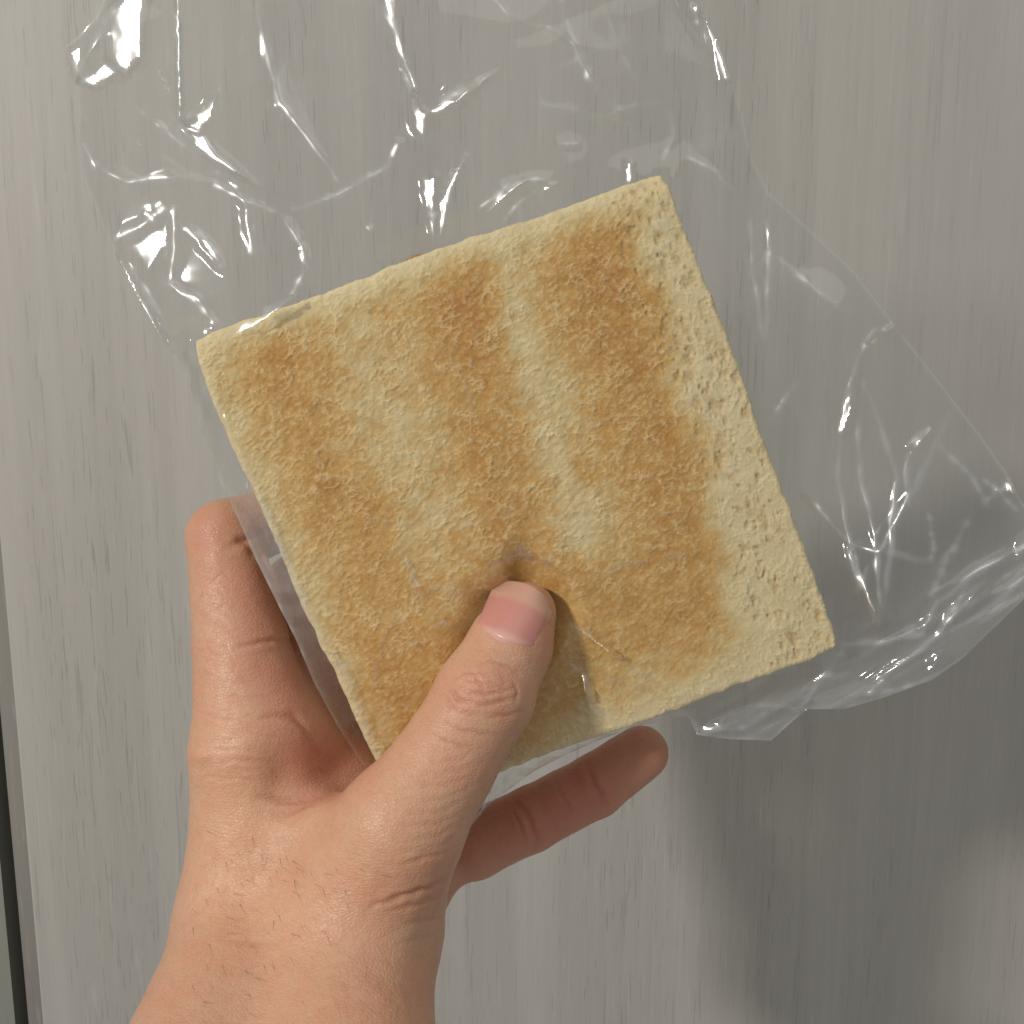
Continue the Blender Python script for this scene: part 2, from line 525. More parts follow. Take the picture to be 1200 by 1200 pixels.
def subdivide(verts, quads):
    """one level of Catmull-Clark for a closed quad mesh"""
    n = len(verts)
    fc = verts[quads].mean(1)
    e = np.stack([quads, np.roll(quads, -1, 1)], -1).reshape(-1, 2)
    es = np.sort(e, 1); key = es[:, 0] * n + es[:, 1]
    uk, inv = np.unique(key, return_inverse=True)
    ue = np.stack([uk // n, uk % n], 1)
    fidx = np.repeat(np.arange(len(quads)), 4)
    cnt = np.bincount(inv, minlength=len(uk))
    fsum = np.stack([np.bincount(inv, fc[fidx, i], len(uk)) for i in range(3)], 1)
    mid = verts[ue].mean(1)
    ep = np.where((cnt == 2)[:, None], (verts[ue].sum(1) + fsum) / 4.0, mid)
    val = np.bincount(quads.ravel(), minlength=n)
    fav = np.stack([np.bincount(quads.ravel(), np.repeat(fc[:, i], 4), n) for i in range(3)], 1) / np.maximum(val, 1)[:, None]
    ev = np.bincount(ue.ravel(), minlength=n)
    eav = np.stack([np.bincount(ue.ravel(), np.repeat(mid[:, i], 2), n) for i in range(3)], 1) / np.maximum(ev, 1)[:, None]
    vv = np.maximum(val, 3)[:, None]
    vp = (fav + 2 * eav + (vv - 3) * verts) / vv
    E = inv.reshape(-1, 4) + n
    Fi = np.arange(len(quads)) + n + len(uk)
    out = []
    for i in range(4):
        out.append(np.stack([quads[:, i], E[:, i], Fi, E[:, (i + 3) % 4]], 1))
    return np.vstack([vp, ep, fc]), np.concatenate(out)

def vert_normals(v, f):
    a = v[f[:, 2]] - v[f[:, 0]]; b = v[f[:, 3]] - v[f[:, 1]]
    fn = np.cross(a, b)
    n = np.stack([np.bincount(f.ravel(), np.repeat(fn[:, i], 4), len(v)) for i in range(3)], 1)
    return n / np.maximum(np.linalg.norm(n, axis=1)[:, None], 1e-9)

hv, hf = subdivide(hv, hf)
hn = vert_normals(hv, hf)
# outward test against the field
if (chunked(sdf_hand, hv[::97] + hn[::97]) - chunked(sdf_hand, hv[::97] - hn[::97])).mean() < 0:
    hf = hf[:, ::-1].copy(); hn = -hn

hx = 600 + hv[:, 0] / hv[:, 2] * F
hy = 600 - hv[:, 1] / hv[:, 2] * F
facing = -(hn * hv).sum(1) / np.linalg.norm(hv, axis=1)
disp = np.zeros(len(hv)); crease_a = np.zeros(len(hv))

def crease(pts, width, depth, dmin=0, dmax=999, bulge=0.25, soft=True, tint=1.0):
    pts = smooth_line(pts, 5) if len(pts) > 2 else np.asarray(pts, float)
    lo = pts.min(0) - 40; hi = pts.max(0) + 40
    m = (hx > lo[0]) & (hx < hi[0]) & (hy > lo[1]) & (hy < hi[1]) & (facing > -0.15) & (hv[:, 2] > dmin) & (hv[:, 2] < dmax)
    i = np.nonzero(m)[0]
    if not len(i): return
    jx = perlin(hx[i] / 14, hy[i] / 14, 3) * 2.2; jy = perlin(hx[i] / 14, hy[i] / 14, 9) * 2.2
    dd, t = polyline_dist(hx[i] + jx, hy[i] + jy, pts)
    mm = dd * hv[i, 2] / F
    fade = np.sin(np.pi * np.clip(t, 0.02, 0.98)) ** 0.6 if soft else 1.0
    g = np.exp(-(mm / width) ** 2) * fade
    s = np.exp(-((mm - 2.2 * width) / (1.2 * width)) ** 2) * fade
    disp[i] += -depth * g + bulge * depth * s
    crease_a[i] = np.maximum(crease_a[i], g * tint)

# thumb: knuckle folds over the last joint
for k, (cx0, cy0) in enumerate(((0, 0),)):
    pass
TH = dict(dmin=200, dmax=230)
crease([(530, 797), (549, 789), (570, 791)], 0.40, 0.22, **TH)
crease([(524, 806), (540, 819), (560, 826)], 0.45, 0.36, **TH)
crease([(556, 828), (580, 824), (604, 817)], 0.40, 0.26, **TH)
crease([(536, 803), (552, 812), (580, 812), (604, 805)], 0.40, 0.34, **TH)
crease([(546, 797), (566, 800), (590, 807)], 0.33, 0.20, **TH)
crease([(518, 815), (535, 831), (562, 839)], 0.45, 0.16, **TH)
crease([(572, 840), (596, 838), (614, 831)], 0.45, 0.20, **TH)
crease([(560, 776), (585, 778), (608, 789)], 0.36, 0.13, **TH)
crease([(538, 806), (533, 815), (541, 827)], 0.36, 0.22, **TH)
crease([(598, 798), (607, 810), (603, 824)], 0.36, 0.22, **TH)
rk = np.random.RandomState(19)
for k in range(26):
    x0 = rk.normal(566, 17); y0 = rk.normal(810, 11); a0 = rk.uniform(-0.5, 1.3); l = rk.uniform(7, 17)
    crease([(x0 - l * math.cos(a0), y0 - l * math.sin(a0)), (x0 + rk.uniform(-2, 2), y0 + rk.uniform(-2, 2)), (x0 + l * math.cos(a0), y0 + l * math.sin(a0))], 0.28, rk.uniform(0.06, 0.16), tint=0.4, **TH)
crease([(512, 838), (545, 856), (590, 860)], 0.5, 0.10, **TH)
crease([(502, 856), (530, 870), (560, 876)], 0.5, 0.08, **TH)
for k in range(8):
    y0 = 880 + k * 15; x0 = 560 - k * 4
    crease([(x0 - 55 - (k % 3) * 14, y0 + 14), (x0 - 25, y0 + 10), (x0 + 8 - k, y0 - 4)], 0.5, 0.10, dmin=200, dmax=232, tint=0.25)
# wrist and base of the thumb
crease([(425, 1065), (455, 1055), (486, 1045), (512, 1036), (530, 1020)], 0.5, 0.42, dmin=200, dmax=245)
crease([(455, 1068), (490, 1060), (522, 1050)], 0.5, 0.25, dmin=200, dmax=245, tint=0.5)
crease([(470, 1014), (500, 1005), (528, 998)], 0.5, 0.22, dmin=200, dmax=245, tint=0.5)
crease([(470, 1084), (500, 1078), (520, 1072)], 0.5, 0.2, dmin=200, dmax=245, tint=0.4)
crease([(465, 1105), (495, 1100), (516, 1094)], 0.5, 0.16, dmin=200, dmax=245, tint=0.3)
crease([(255, 1098), (295, 1104), (335, 1104)], 0.7, 0.14, tint=0.3)
# index finger: crease at its root and the fold of the bent joint
crease([(276, 760), (300, 754), (325, 750), (345, 752)], 0.6, 0.40, dmin=215, tint=0.6)
crease([(268, 642), (284, 634), (300, 628), (316, 624)], 0.9, 0.55, dmin=215)
crease([(276, 628), (290, 640), (296, 655)], 0.8, 0.35, dmin=215)
rs = np.random.RandomState(3)
for k in range(34):
    y0 = 668 + k * 4.1 + rs.uniform(-2, 2); x0 = 236 + rs.uniform(-6, 26)
    l = rs.uniform(10, 26)
    crease([(x0, y0), (x0 + l * 0.5, y0 + rs.uniform(-4, 8)), (x0 + l, y0 + rs.uniform(-5, 12))], 0.32, rs.uniform(0.08, 0.2), tint=0.25)
for k in range(26):
    y0 = 800 + k * 4.6 + rs.uniform(-2, 2); x0 = 232 + rs.uniform(-5, 40); l = rs.uniform(30, 75)
    crease([(x0, y0), (x0 + l * 0.5, y0 + rs.uniform(-3, 5)), (x0 + l, y0 + rs.uniform(-4, 8))], 0.42, rs.uniform(0.07, 0.17), tint=0.2)
crease([(300, 843), (330, 838), (352, 846), (370, 862)], 0.7, 0.28, dmin=215)
crease([(345, 840), (362, 862), (374, 890)], 0.8, 0.35, dmin=215)
crease([(300, 935), (340, 938), (372, 934), (398, 928)], 0.9, 0.6, dmin=215)
crease([(322, 960), (350, 948), (376, 938)], 0.8, 0.4, dmin=215)
# little finger, palm side
LF = dict(dmin=248)
crease([(606, 940), (616, 955), (625, 975), (630, 996)], 0.9, 0.5, **LF)
crease([(598, 944), (608, 962), (616, 985)], 0.6, 0.3, **LF)
crease([(688, 896), (694, 914), (703, 932), (712, 948)], 0.9, 0.48, **LF)
crease([(654, 920), (662, 940), (672, 958)], 0.5, 0.14, **LF)
# broad swellings: tendon ridge of the thumb, soft pads
def swell(px, py, rx, ry, ang, amt, dmin=0, dmax=999):
    ca, sa = math.cos(ang), math.sin(ang)
    u = ((hx - px) * ca + (hy - py) * sa) / rx; v = (-(hx - px) * sa + (hy - py) * ca) / ry
    m = (facing > -0.2) & (hv[:, 2] > dmin) & (hv[:, 2] < dmax)
    disp[:] += np.where(m, amt * np.exp(-(u * u + v * v)), 0)
swell(565, 806, 30, 22, -1.0, 0.5, 195, 228)
swell(658, 935, 24, 26, -0.5, 0.7, 248)
swell(735, 893, 24, 26, -0.5, 0.5, 248)
swell(268, 760, 30, 40, 0, 0.4)
swell(236, 884, 12, 10, 0, 0.9)
swell(232, 905, 9, 16, 0, 0.5)
swell(330, 905, 26, 38, 0.2, -1.4, 215)
swell(360, 960, 34, 12, -0.5, 0.6)
swell(250, 655, 24, 14, 0, 0.4)
# nail sits in a shallow bed with raised folds round it
NAIL_PROX = np.array([(566, 737), (583, 735), (603, 742), (618, 754), (628, 764)], float)
fold, _t = polyline_dist(hx, hy, smooth_line(NAIL_PROX))
fm = (hv[:, 2] < 236) & (facing > -0.1) & (hy < 800)
below = (hx - 597) * 0.45 + (hy - 745) * 0.89
disp += np.where(fm, 0.40 * np.exp(-((fold - 9) / 7.0) ** 2) * smoothstep(2, 10, below) * np.exp(-((hx - 594) / 24) ** 4), 0)
# irregular low relief
disp += 0.16 * fbm(hx / 26, hy / 26, 21, 3) * (facing > -0.3)
hv2 = hv + hn * disp[:, None]

# colour masks: blood under the skin and thin pale skin over bone
def blob(px, py, rx, ry, ang=0.0):
    ca, sa = math.cos(ang), math.sin(ang)
    u = ((hx - px) * ca + (hy - py) * sa) / rx; v = (-(hx - px) * sa + (hy - py) * ca) / ry
    return np.exp(-(u * u + v * v))
red = 0.09 + 0.0 * hx
red += np.where(hv[:, 2] > 246, 0.72 * blob(660, 940, 150, 70, -0.45), 0)
red += 0.55 * blob(300, 690, 38, 70) + 0.35 * blob(240, 625, 26, 30) + 0.40 * blob(320, 790, 50, 40)
red += 0.65 * blob(390, 895, 45, 36) + 0.2 * blob(350, 870, 50, 60)
red += np.where(hv[:, 2] < 238, 0.35 * blob(640, 735, 24, 45) + 0.3 * blob(612, 690, 40, 18) + 0.18 * blob(565, 806, 40, 30), 0)
red += 0.30 * fbm(hx / 55, hy / 60, 4, 4)
pale = 0.5 * blob(262, 930, 40, 90) + 0.35 * blob(300, 1050, 120, 90) + 0.25 * blob(255, 770, 22, 60) + 0.25 * blob(470, 930, 50, 40)
hand_origin = to_world(P(335, 1195, 232))
hand = make_mesh('hand', to_world(hv2), hf, skin_mat, origin=hand_origin,
                 attrs={'redness': np.clip(red, 0, 1), 'pale': np.clip(pale, 0, 1), 'crease': np.clip(crease_a, 0, 1)})
tag(hand, 'bare left hand gripping the bagged toast, thumb in front and little finger below', 'hand')
bpy.context.view_layer.update()

# ---- thumb nail
def ray_depth(px, py, fn, d0=195.0, d1=300.0, step=0.5):
    """first hit along the line of sight; nan where nothing is met"""
    px = np.asarray(px, float).ravel(); py = np.asarray(py, float).ravel()
    d = np.full(len(px), d0)
    dirv = np.stack([(px - 600) / F, (600 - py) / F, np.ones(len(px))], 1)
    for _ in range(80):
        v = fn(dirv * d[:, None])
        d = np.minimum(d + np.maximum(v, 0.0) * 0.8, d1 + 1)
    v = fn(dirv * d[:, None])
    return np.where((v < 0.4) & (d < d1), d, np.nan)

def build_nail():
    ns, nt = 33, 41
    s = np.linspace(-1, 1, ns); t = np.linspace(0, 1, nt)
    S, T = np.meshgrid(s, t, indexing='ij')
    # centre line from cuticle to tip and the half width beside it, in the thumb's own direction
    c0 = np.array([595.0, 747.0]); c1 = np.array([619.0, 688.0])
    ax = (c1 - c0); side = np.array([0.90, 0.37]); side /= np.linalg.norm(side)
    half = 39.5 - 1.0 * T - 7.0 * np.clip(T - 0.75, 0, 1) / 0.25 * 0.9
    arch0 = -9.0 * (1 - S ** 2)              # cuticle bows towards the wrist
    arch1 = 9.0 * (1 - S ** 2) - 6
    px = c0[0] + ax[0] * T + side[0] * S * half
    py = c0[1] + ax[1] * T + side[1] * S * half
    L = np.linalg.norm(ax); ua = ax / L
    o = (arch0 * (1 - T) ** 2 + arch1 * T ** 2)
    px = px + ua[0] * o; py = py + ua[1] * o
    d = ray_depth(px, py, sdf_thumb).reshape(S.shape)
    # own smooth curvature: quadratic fit to the surface under it
    A = np.stack([np.ones(S.size), S.ravel(), T.ravel(), S.ravel() ** 2, T.ravel() ** 2, (S * T).ravel()], 1)
    okm = np.isfinite(d.ravel()) & (np.abs(S.ravel()) < 0.85)
    co = np.linalg.lstsq(A[okm], d.ravel()[okm], rcond=None)[0]
    df = (A @ co).reshape(S.shape) + 0.5 * np.abs(S) ** 4
    lift = 0.55 - 0.75 * smoothstep(0.80, 1.0, np.abs(S)) - 0.9 * smoothstep(0.10, 0.0, T) + 0.25 * T
    df = df - lift
    v = np.stack([(px - 600) / F * df, (600 - py) / F * df, df], -1)
    bk = v + np.array([0, 0, 0.45])
    verts = np.vstack([v.reshape(-1, 3), bk.reshape(-1, 3)])
    i = np.arange(ns * nt).reshape(ns, nt)
    q = np.stack([i[:-1, :-1], i[1:, :-1], i[1:, 1:], i[:-1, 1:]], -1).reshape(-1, 4)
    n0 = ns * nt
    rim = np.concatenate([i[0, :], i[1:, -1], i[-1, -2::-1], i[-2:0:-1, 0]])
    r2 = np.roll(rim, -1)
    sideq = np.stack([rim, r2, r2 + n0, rim + n0], 1)
    faces = np.concatenate([q, q[:, ::-1] + n0, sideq])
    fe = smoothstep(0.62, 0.76, T + 0.07 * S ** 2).ravel(); lu = (0.8 * smoothstep(0.24, 0.10, T + 0.16 * S ** 2)).ravel()
    return verts, faces, np.concatenate([fe, fe]), np.concatenate([lu, lu])
nv, nf, nfree, nlun = build_nail()
nail = make_mesh('fingernail', to_world(nv), nf, nail_mat, parent=hand, attrs={'free_edge': nfree, 'lunula': nlun})

# ------------------------------------------------------------------ depth of the thumb's underside and of the fingers
def depth_maps(step=4.0):
    gx = np.arange(200, 820, step); gy = np.arange(560, 1040, step)
    X, Y = np.meshgrid(gx, gy, indexing='ij')
    zs = np.arange(205, 292, 0.75)
    tb = np.full(X.shape, -1.0); rf = np.full(X.shape, 999.0)
    dirv = np.stack([(X.ravel() - 600) / F, (600 - Y.ravel()) / F, np.ones(X.size)], 1)
    def thumb_all(p):
        return smin(sdf_thumb(p), round_cone(p, P(410, 1085, 228), P(470, 968, 220), 19.0, 13.4), 4)
    for z in zs:
        p = dirv * z
        if z < 252:
            m = (thumb_all(p) < 0).reshape(X.shape); tb[m] = z
        m = (sdf_rest(p) < 0).reshape(X.shape); rf[m & (rf > 900)] = z
    return gx, gy, tb, rf
GX, GY, THUMB_BACK, REST_FRONT = depth_maps()

def lookup(M, x, y, fill):
    st = GX[1] - GX[0]
    fx = (np.asarray(x) - GX[0]) / st; fy = (np.asarray(y) - GY[0]) / st
    ins = (fx >= 0) & (fy >= 0) & (fx < len(GX) - 1.01) & (fy < len(GY) - 1.01)
    fx = np.clip(fx, 0, len(GX) - 1.01); fy = np.clip(fy, 0, len(GY) - 1.01)
    i = fx.astype(int); j = fy.astype(int); u = fx - i; v = fy - j
    r = M[i, j] * (1 - u) * (1 - v) + M[i + 1, j] * u * (1 - v) + M[i, j + 1] * (1 - u) * v + M[i + 1, j + 1] * u * v
    return np.where(ins, r, fill)

def blur(M, n):
    for _ in range(n):
        Q = np.pad(M, 1, mode='edge')
        M = (Q[:-2, 1:-1] + Q[2:, 1:-1] + Q[1:-1, :-2] + Q[1:-1, 2:] + 4 * M) / 8
    return M
# the thumb presses a soft hollow wider than itself: grow its underside outwards, then smooth
tb = np.where(THUMB_BACK > 0, THUMB_BACK, 190.0)
grow = tb.copy()
for _ in range(24):
    Q = np.pad(grow, 1, mode='edge')
    grow = np.maximum(grow, np.maximum.reduce([Q[:-2, 1:-1], Q[2:, 1:-1], Q[1:-1, :-2], Q[1:-1, 2:]]) - 0.5)
THUMB_PRESS = np.maximum(blur(grow, 8), tb)

# ------------------------------------------------------------------ toast
TL, TR, BR, BL = P(220, 399, 226), P(778, 199, 229), P(986, 759, 243), P(466, 950, 239)
THICK = 13.0
tn = np.cross(TR - TL, BL - TL); tn /= np.linalg.norm(tn)
if tn[2] < 0: tn = -tn          # away from the eye

def toast_front(u, v):
    u = np.asarray(u)[..., None]; v = np.asarray(v)[..., None]
    return TL * (1 - u) * (1 - v) + TR * u * (1 - v) + BR * u * v + BL * (1 - u) * v

def to_px(p):
    return 600 + p[..., 0] / p[..., 2] * F, 600 - p[..., 1] / p[..., 2] * F

N = 540
ee = np.linspace(0, 1, N)
U, V = np.meshgrid(ee, ee, indexing='ij')
SIDE = 114.0
um, vm = U * SIDE, V * SIDE
# ragged cut edges
edge_j = lambda t, s: 0.6 * fbm(t / 5.0, t * 0 + s, s, 5) + 0.9 * perlin(t / 34.0, t * 0 + s, s + 3)
ul = (edge_j(vm, 11) * (1 - U) + edge_j(vm, 12) * U) / SIDE
vl = (edge_j(um, 13) * (1 - V) + edge_j(um, 14) * V) / SIDE
Uj, Vj = U + ul, V + vl
# corners are a little crushed and the sides bow outwards
cu = np.minimum(um, SIDE - um); cv = np.minimum(vm, SIDE - vm)
crush = 0.8 * np.exp(-(cu + cv) / 3.0) / SIDE
Uj = Uj + np.where(U < 0.5, crush, -crush); Vj = Vj + np.where(V < 0.5, crush, -crush)
Uj = Uj + (U - 0.5) * 0.016 * np.sin(np.pi * V); Vj = Vj + (V - 0.5) * 0.010 * np.sin(np.pi * U)
base = toast_front(Uj, Vj)
bx, by = to_px(base)

def gb(px, py, rx, ry, ang=0.0):
    ca, sa = math.cos(math.radians(ang)), math.sin(math.radians(ang))
    a = ((bx - px) * ca + (by - py) * sa) / rx; b = (-(bx - px) * sa + (by - py) * ca) / ry
    return np.exp(-(a * a + b * b))
wx = 30 * fbm(bx / 70, by / 70, 31, 4); wy = 30 * fbm(bx / 70, by / 70, 37, 4)
bx0, by0 = bx, by
bx, by = bx + wx, by + wy
def stripe(pts, w, soft=1.0):
    d, t = polyline_dist(bx, by, smooth_line(pts)); return np.exp(-(d / w) ** (2 * soft))
brown = 0.47 + 0 * bx
brown += 0.34 * stripe([(700, 320), (735, 430), (770, 530), (800, 640)], 52, 1.4)
brown += 0.30 * stripe([(540, 345), (560, 430), (585, 560), (600, 640)], 42, 1.2)
brown += 0.16 * gb(540, 370, 50, 40) + 0.14 * gb(710, 350, 50, 50)
brown += 0.20 * stripe([(340, 440), (385, 560), (440, 660)], 50) + 0.20 * gb(395, 575, 48, 30, 30) + 0.12 * gb(320, 420, 50, 40)
brown += 0.30 * gb(700, 690, 70, 30, 15) + 0.24 * gb(790, 720, 80, 30, -15) + 0.25 * gb(500, 800, 60, 70) + 0.25 * gb(640, 790, 60, 60)
brown += 0.15 * gb(440, 800, 60, 70)
brown -= 0.33 * stripe([(590, 290), (612, 370), (640, 480), (672, 575), (690, 620)], 24, 1.2)
brown -= 0.22 * stripe([(420, 390), (450, 480), (470, 560), (500, 610)], 32)
brown -= 0.22 * gb(520, 500, 30, 60, -20) * 0.3
strip_d = (bx - 762) * 0.94 - (by - 250) * 0.34 * 0.93     # across the pale strip at the right
strip_edge = smoothstep(-26, 30, (bx - (750 + (by - 250) * 0.228)))
brown = brown * (1 - 0.92 * strip_edge)
brown *= 1 - 0.85 * smoothstep(0.90, 0.985, V + 0.02 * fbm(um / 9, vm / 9, 8, 2)) * smoothstep(0.30, 0.5, U)
brown *= 1 - 0.9 * smoothstep(0.075, 0.0, V + 0.02 * fbm(um / 8, vm / 8, 9, 3))
brown *= 1 - 0.55 * smoothstep(0.10, 0.0, U + 0.03 * fbm(um / 8, vm / 8, 10, 3))
brown += 0.30 * fbm(um / 5.5, vm / 3.6, 15, 4) * smoothstep(0.0, 0.3, brown) + 0.16 * fbm(um / 11, vm / 11, 16, 3)
ed0 = np.minimum(np.minimum(um, SIDE - um), np.minimum(vm, SIDE - vm))
brown *= 0.18 + 0.82 * smoothstep(0.3, 3.2, ed0 + 0.8 * fbm(um / 4, vm / 4, 18, 3))
# crumb: thin walls of burst bubbles, drawn out across the slice
def worley(x, y, seed):
    xi = np.floor(x).astype(np.int64); yi = np.floor(y).astype(np.int64)
    f1 = np.full(x.shape, 9.0); f2 = np.full(x.shape, 9.0)
    r = np.random.RandomState(seed); jx = r.rand(256); jy = r.rand(256)
    for a in (-1, 0, 1):
        for b in (-1, 0, 1):
            h = _perm[_perm[(xi + a) & 255] + ((yi + b) & 255)]
            d = np.hypot(xi + a + jx[h] - x, yi + b + jy[h] - y)
            f2 = np.minimum(f2, np.maximum(f1, d)); f1 = np.minimum(f1, d)
    return f1, f2
ca, sa = math.cos(0.45), math.sin(0.45)
sx = um * ca - vm * sa; sy = um * sa + vm * ca
wxx = 1.1 * fbm(um / 4, vm / 4, 41, 5); wyy = 1.1 * fbm(um / 4, vm / 4, 43, 5)
def walls(lx, ly, seed, thick, along=True):
    X, Y = (sx, sy) if along else (um, vm)
    f1, f2 = worley((X + wxx) / lx, (Y + wyy) / ly, seed)
    th = thick * (0.75 + 0.7 * np.abs(perlin(um / 1.3, vm / 1.3, seed + 2)))
    return np.exp(-((f2 - f1) / th) ** 2), f1
w1, c1_ = walls(3.4, 1.5, 51, 0.13); w2, c2_ = walls(1.9, 0.9, 53, 0.16); w3, c3_ = walls(0.95, 0.6, 57, 0.22)
o1, e1_ = walls(1.5, 2.6, 59, 0.15, False); o2, e2_ = walls(0.8, 1.3, 61, 0.2, False)
right_w = np.clip(strip_edge + smoothstep(0.9, 0.97, V), 0, 1)
def patch(l, seed, a=-0.15, b=0.4): return smoothstep(a, b, fbm(um / l, vm / l, seed, 3))
calm = 1 - 0.55 * smoothstep(0.62, 0.8, V)           # the film clings and flattens the crumb lower down
tight = (0.75 * w1 * patch(6, 65) + 0.65 * w2 * patch(4, 66) + 0.45 * w3 * patch(3, 68)) * calm + 0.75 * fbm(um / 1.5, vm / 1.5, 63, 4) + 0.5 * fbm(sx / 3.0, sy / 0.9, 64, 3)
airy = 0.6 * o1 * patch(5, 69, -0.4, 0.2) + 0.5 * o2 * patch(3, 70, -0.3, 0.3) + 0.55 * fbm(um / 1.2, vm / 1.6, 67, 4)
crumb = tight * (1 - right_w) + airy * right_w
crumb = (crumb - crumb.mean()) / crumb.std()
relief = (0.066 - 0.006 * right_w) * crumb + 0.40 * fbm(um / 8, vm / 8, 71, 3)
pore = np.zeros_like(um)
rs = np.random.RandomState(11)
def add_pore(u0, v0, ra, rb, ang, depth):
    i0, i1 = int((u0 - 5) / SIDE * N), int((u0 + 5) / SIDE * N) + 1
    j0, j1 = int((v0 - 5) / SIDE * N), int((v0 + 5) / SIDE * N) + 1
    i0, j0 = max(i0, 0), max(j0, 0)
    s = (slice(i0, i1), slice(j0, j1))
    a = um[s] - u0; b = vm[s] - v0
    c_, s_ = math.cos(ang), math.sin(ang)
    jr = 1 + 0.3 * perlin(um[s] / 0.9, vm[s] / 0.9, 77)
    r = np.sqrt(((a * c_ + b * s_) / ra) ** 2 + ((-a * s_ + b * c_) / rb) ** 2) * jr
    g = smoothstep(1.4, 0.3, r)
    pore[s] = np.maximum(pore[s], g * depth)
    relief[s] -= depth * 0.5 * g
for k in range(340):        # airy strip
    v0 = rs.uniform(2, 112); u0 = rs.uniform(99 - 4.5 * v0 / 112, 112.8)
    sz = rs.uniform(0.25, 0.6) if rs.rand() < 0.80 else rs.uniform(0.6, 1.25)
    add_pore(u0, v0, sz, sz * rs.uniform(1.1, 2.1), rs.uniform(-0.5, 0.5), rs.uniform(0.25, 0.75))
for k in range(150):        # everywhere else, fainter
    add_pore(rs.uniform(2, 90), rs.uniform(3, 111), rs.uniform(0.3, 0.8), rs.uniform(0.4, 1.1), rs.uniform(0, 3), rs.uniform(0.15, 0.45))
for (qx, qy, r) in ((605, 372, 1.5), (626, 470, 2.0), (655, 565, 1.6), (470, 385, 1.2), (372, 480, 1.8), (535, 560, 1.6), (450, 425, 1.1), (706, 575, 1.2), (515, 640, 1.3), (860, 350, 1.6), (845, 520, 1.7), (835, 475, 1.3), (893, 527, 1.6)):
    d2 = (bx0 - qx) ** 2 + (by0 - qy) ** 2
    i, j = np.unravel_index(np.argmin(d2), d2.shape)
    add_pore(um[i, j], vm[i, j], r * 0.8, r, 0.3, 0.45)
# rounded arris
ed = np.minimum(np.minimum(um, SIDE - um), np.minimum(vm, SIDE - vm))
rad = 1.5
arris = rad - np.sqrt(np.maximum(rad ** 2 - np.maximum(rad - ed, 0) ** 2, 0))
top_soft = 0.8 * smoothstep(5.0, 0.0, vm)
depth_off = arris * 0.9 + top_soft - relief * smoothstep(0, 1.2, ed + 0.6)
front = base + tn * depth_off[..., None]
# the soft slice gives way under the thumb and bows a little
press = lookup(THUMB_PRESS, bx0, by0, 190.0)
z = front[..., 2]
k_ = 2.5
h_ = np.maximum(k_ - np.abs(z - (press + 0.9)), 0) / k_
znew = np.maximum(z, press + 0.9) + h_ ** 2 * k_ * 0.25
front = front * (znew / z)[..., None]
fx_, fy_ = to_px(front)
# sides and back
i = np.arange(N * N).reshape(N, N)
quads = [np.stack([i[:-1, :-1], i[:-1, 1:], i[1:, 1:], i[1:, :-1]], -1).reshape(-1, 4)]
rim = np.concatenate([i[0, :], i[1:, -1], i[-1, -2::-1], i[-2:0:-1, 0]])
verts = [front.reshape(-1, 3)]
rv = front.reshape(-1, 3)[rim]; prev = rim; count = N * N
ctr = rv.mean(0)
rimb = base.reshape(-1, 3)[rim]
per = np.arange(len(rim)) * SIDE / N
NS = 14
inw = (ctr - rimb); inw /= np.linalg.norm(inw, axis=1)[:, None]
for s in range(1, NS + 1):
    t = s / NS
    w = 0.35 * fbm(per / 3.0, np.full(len(per), t * 6), 81, 3) * (1 if s < NS else 0)
    p = rv + (rimb + tn * THICK - rv) * t + inw * (w + 0.8 * max(0, (t - 0.85) / 0.15) ** 2)[:, None]
    verts.append(p)
    cur = np.arange(count, count + len(rim)); count += len(rim)
    quads.append(np.stack([prev, np.roll(prev, -1), np.roll(cur, -1), cur], 1)); prev = cur
last = verts[-1]
for s, sc_ in ((1, 0.97), (2, 0.85), (3, 0.5), (4, 0.02)):
    p = ctr + tn * THICK + (last - (ctr + tn * THICK)) * sc_
    verts.append(p)
    cur = np.arange(count, count + len(rim)); count += len(rim)
    quads.append(np.stack([prev, np.roll(prev, -1), np.roll(cur, -1), cur], 1)); prev = cur
verts = np.vstack(verts)
extra = len(verts) - N * N
br_all = np.concatenate([np.clip(brown * 0.89, 0, 1).ravel(), np.full(extra, 0.06) + 0.10 * np.random.RandomState(1).rand(extra)])
po_all = np.concatenate([np.clip(pore, 0, 1).ravel(), np.zeros(extra)])
fi_all = np.concatenate([np.clip(0.1 + crumb * 0.42, 0, 1).ravel(), np.zeros(extra)])
toast = make_mesh('toast_slice', to_world(verts), np.concatenate(quads), bread_mat, origin=to_world(BL + tn * THICK * 0.5),
                  attrs={'brown': br_all, 'pore': po_all, 'fibre': fi_all})
tag(toast, 'square crustless slice of golden striped toast inside the clear bag', 'toast')
bpy.context.view_layer.update()
# a scrap of brown crust left on the far upper edge
def crust_piece():
    n = 26; m = 10
    a = P(466, 315, 239); b = P(508, 300, 239)
    vs = []
    up = np.array([-0.34, 0.94, 0.0])
    for s in range(n):
        t = s / (n - 1)
        hgt = 1.9 * math.sin(math.pi * t) ** 0.7 + 0.05
        for q in range(m):
            an = 2 * math.pi * q / m
            p = a + (b - a) * t + up * (math.cos(an) * hgt - 0.2) + np.array([0, 0, math.sin(an) * 2.2 * math.sin(math.pi * t) ** 0.5])
            p = p + up * 0.25 * perlin(np.array([t * 7.0]), np.array([q * 0.7]), 5)[0]
            vs.append(p)
    fs = [(s * m + q, s * m + (q + 1) % m, (s + 1) * m + (q + 1) % m, (s + 1) * m + q) for s in range(n - 1) for q in range(m)]
    fs += [tuple(range(m))[::-1], tuple(range((n - 1) * m, n * m))]
    return np.array(vs), fs
cv_, cf_ = crust_piece()
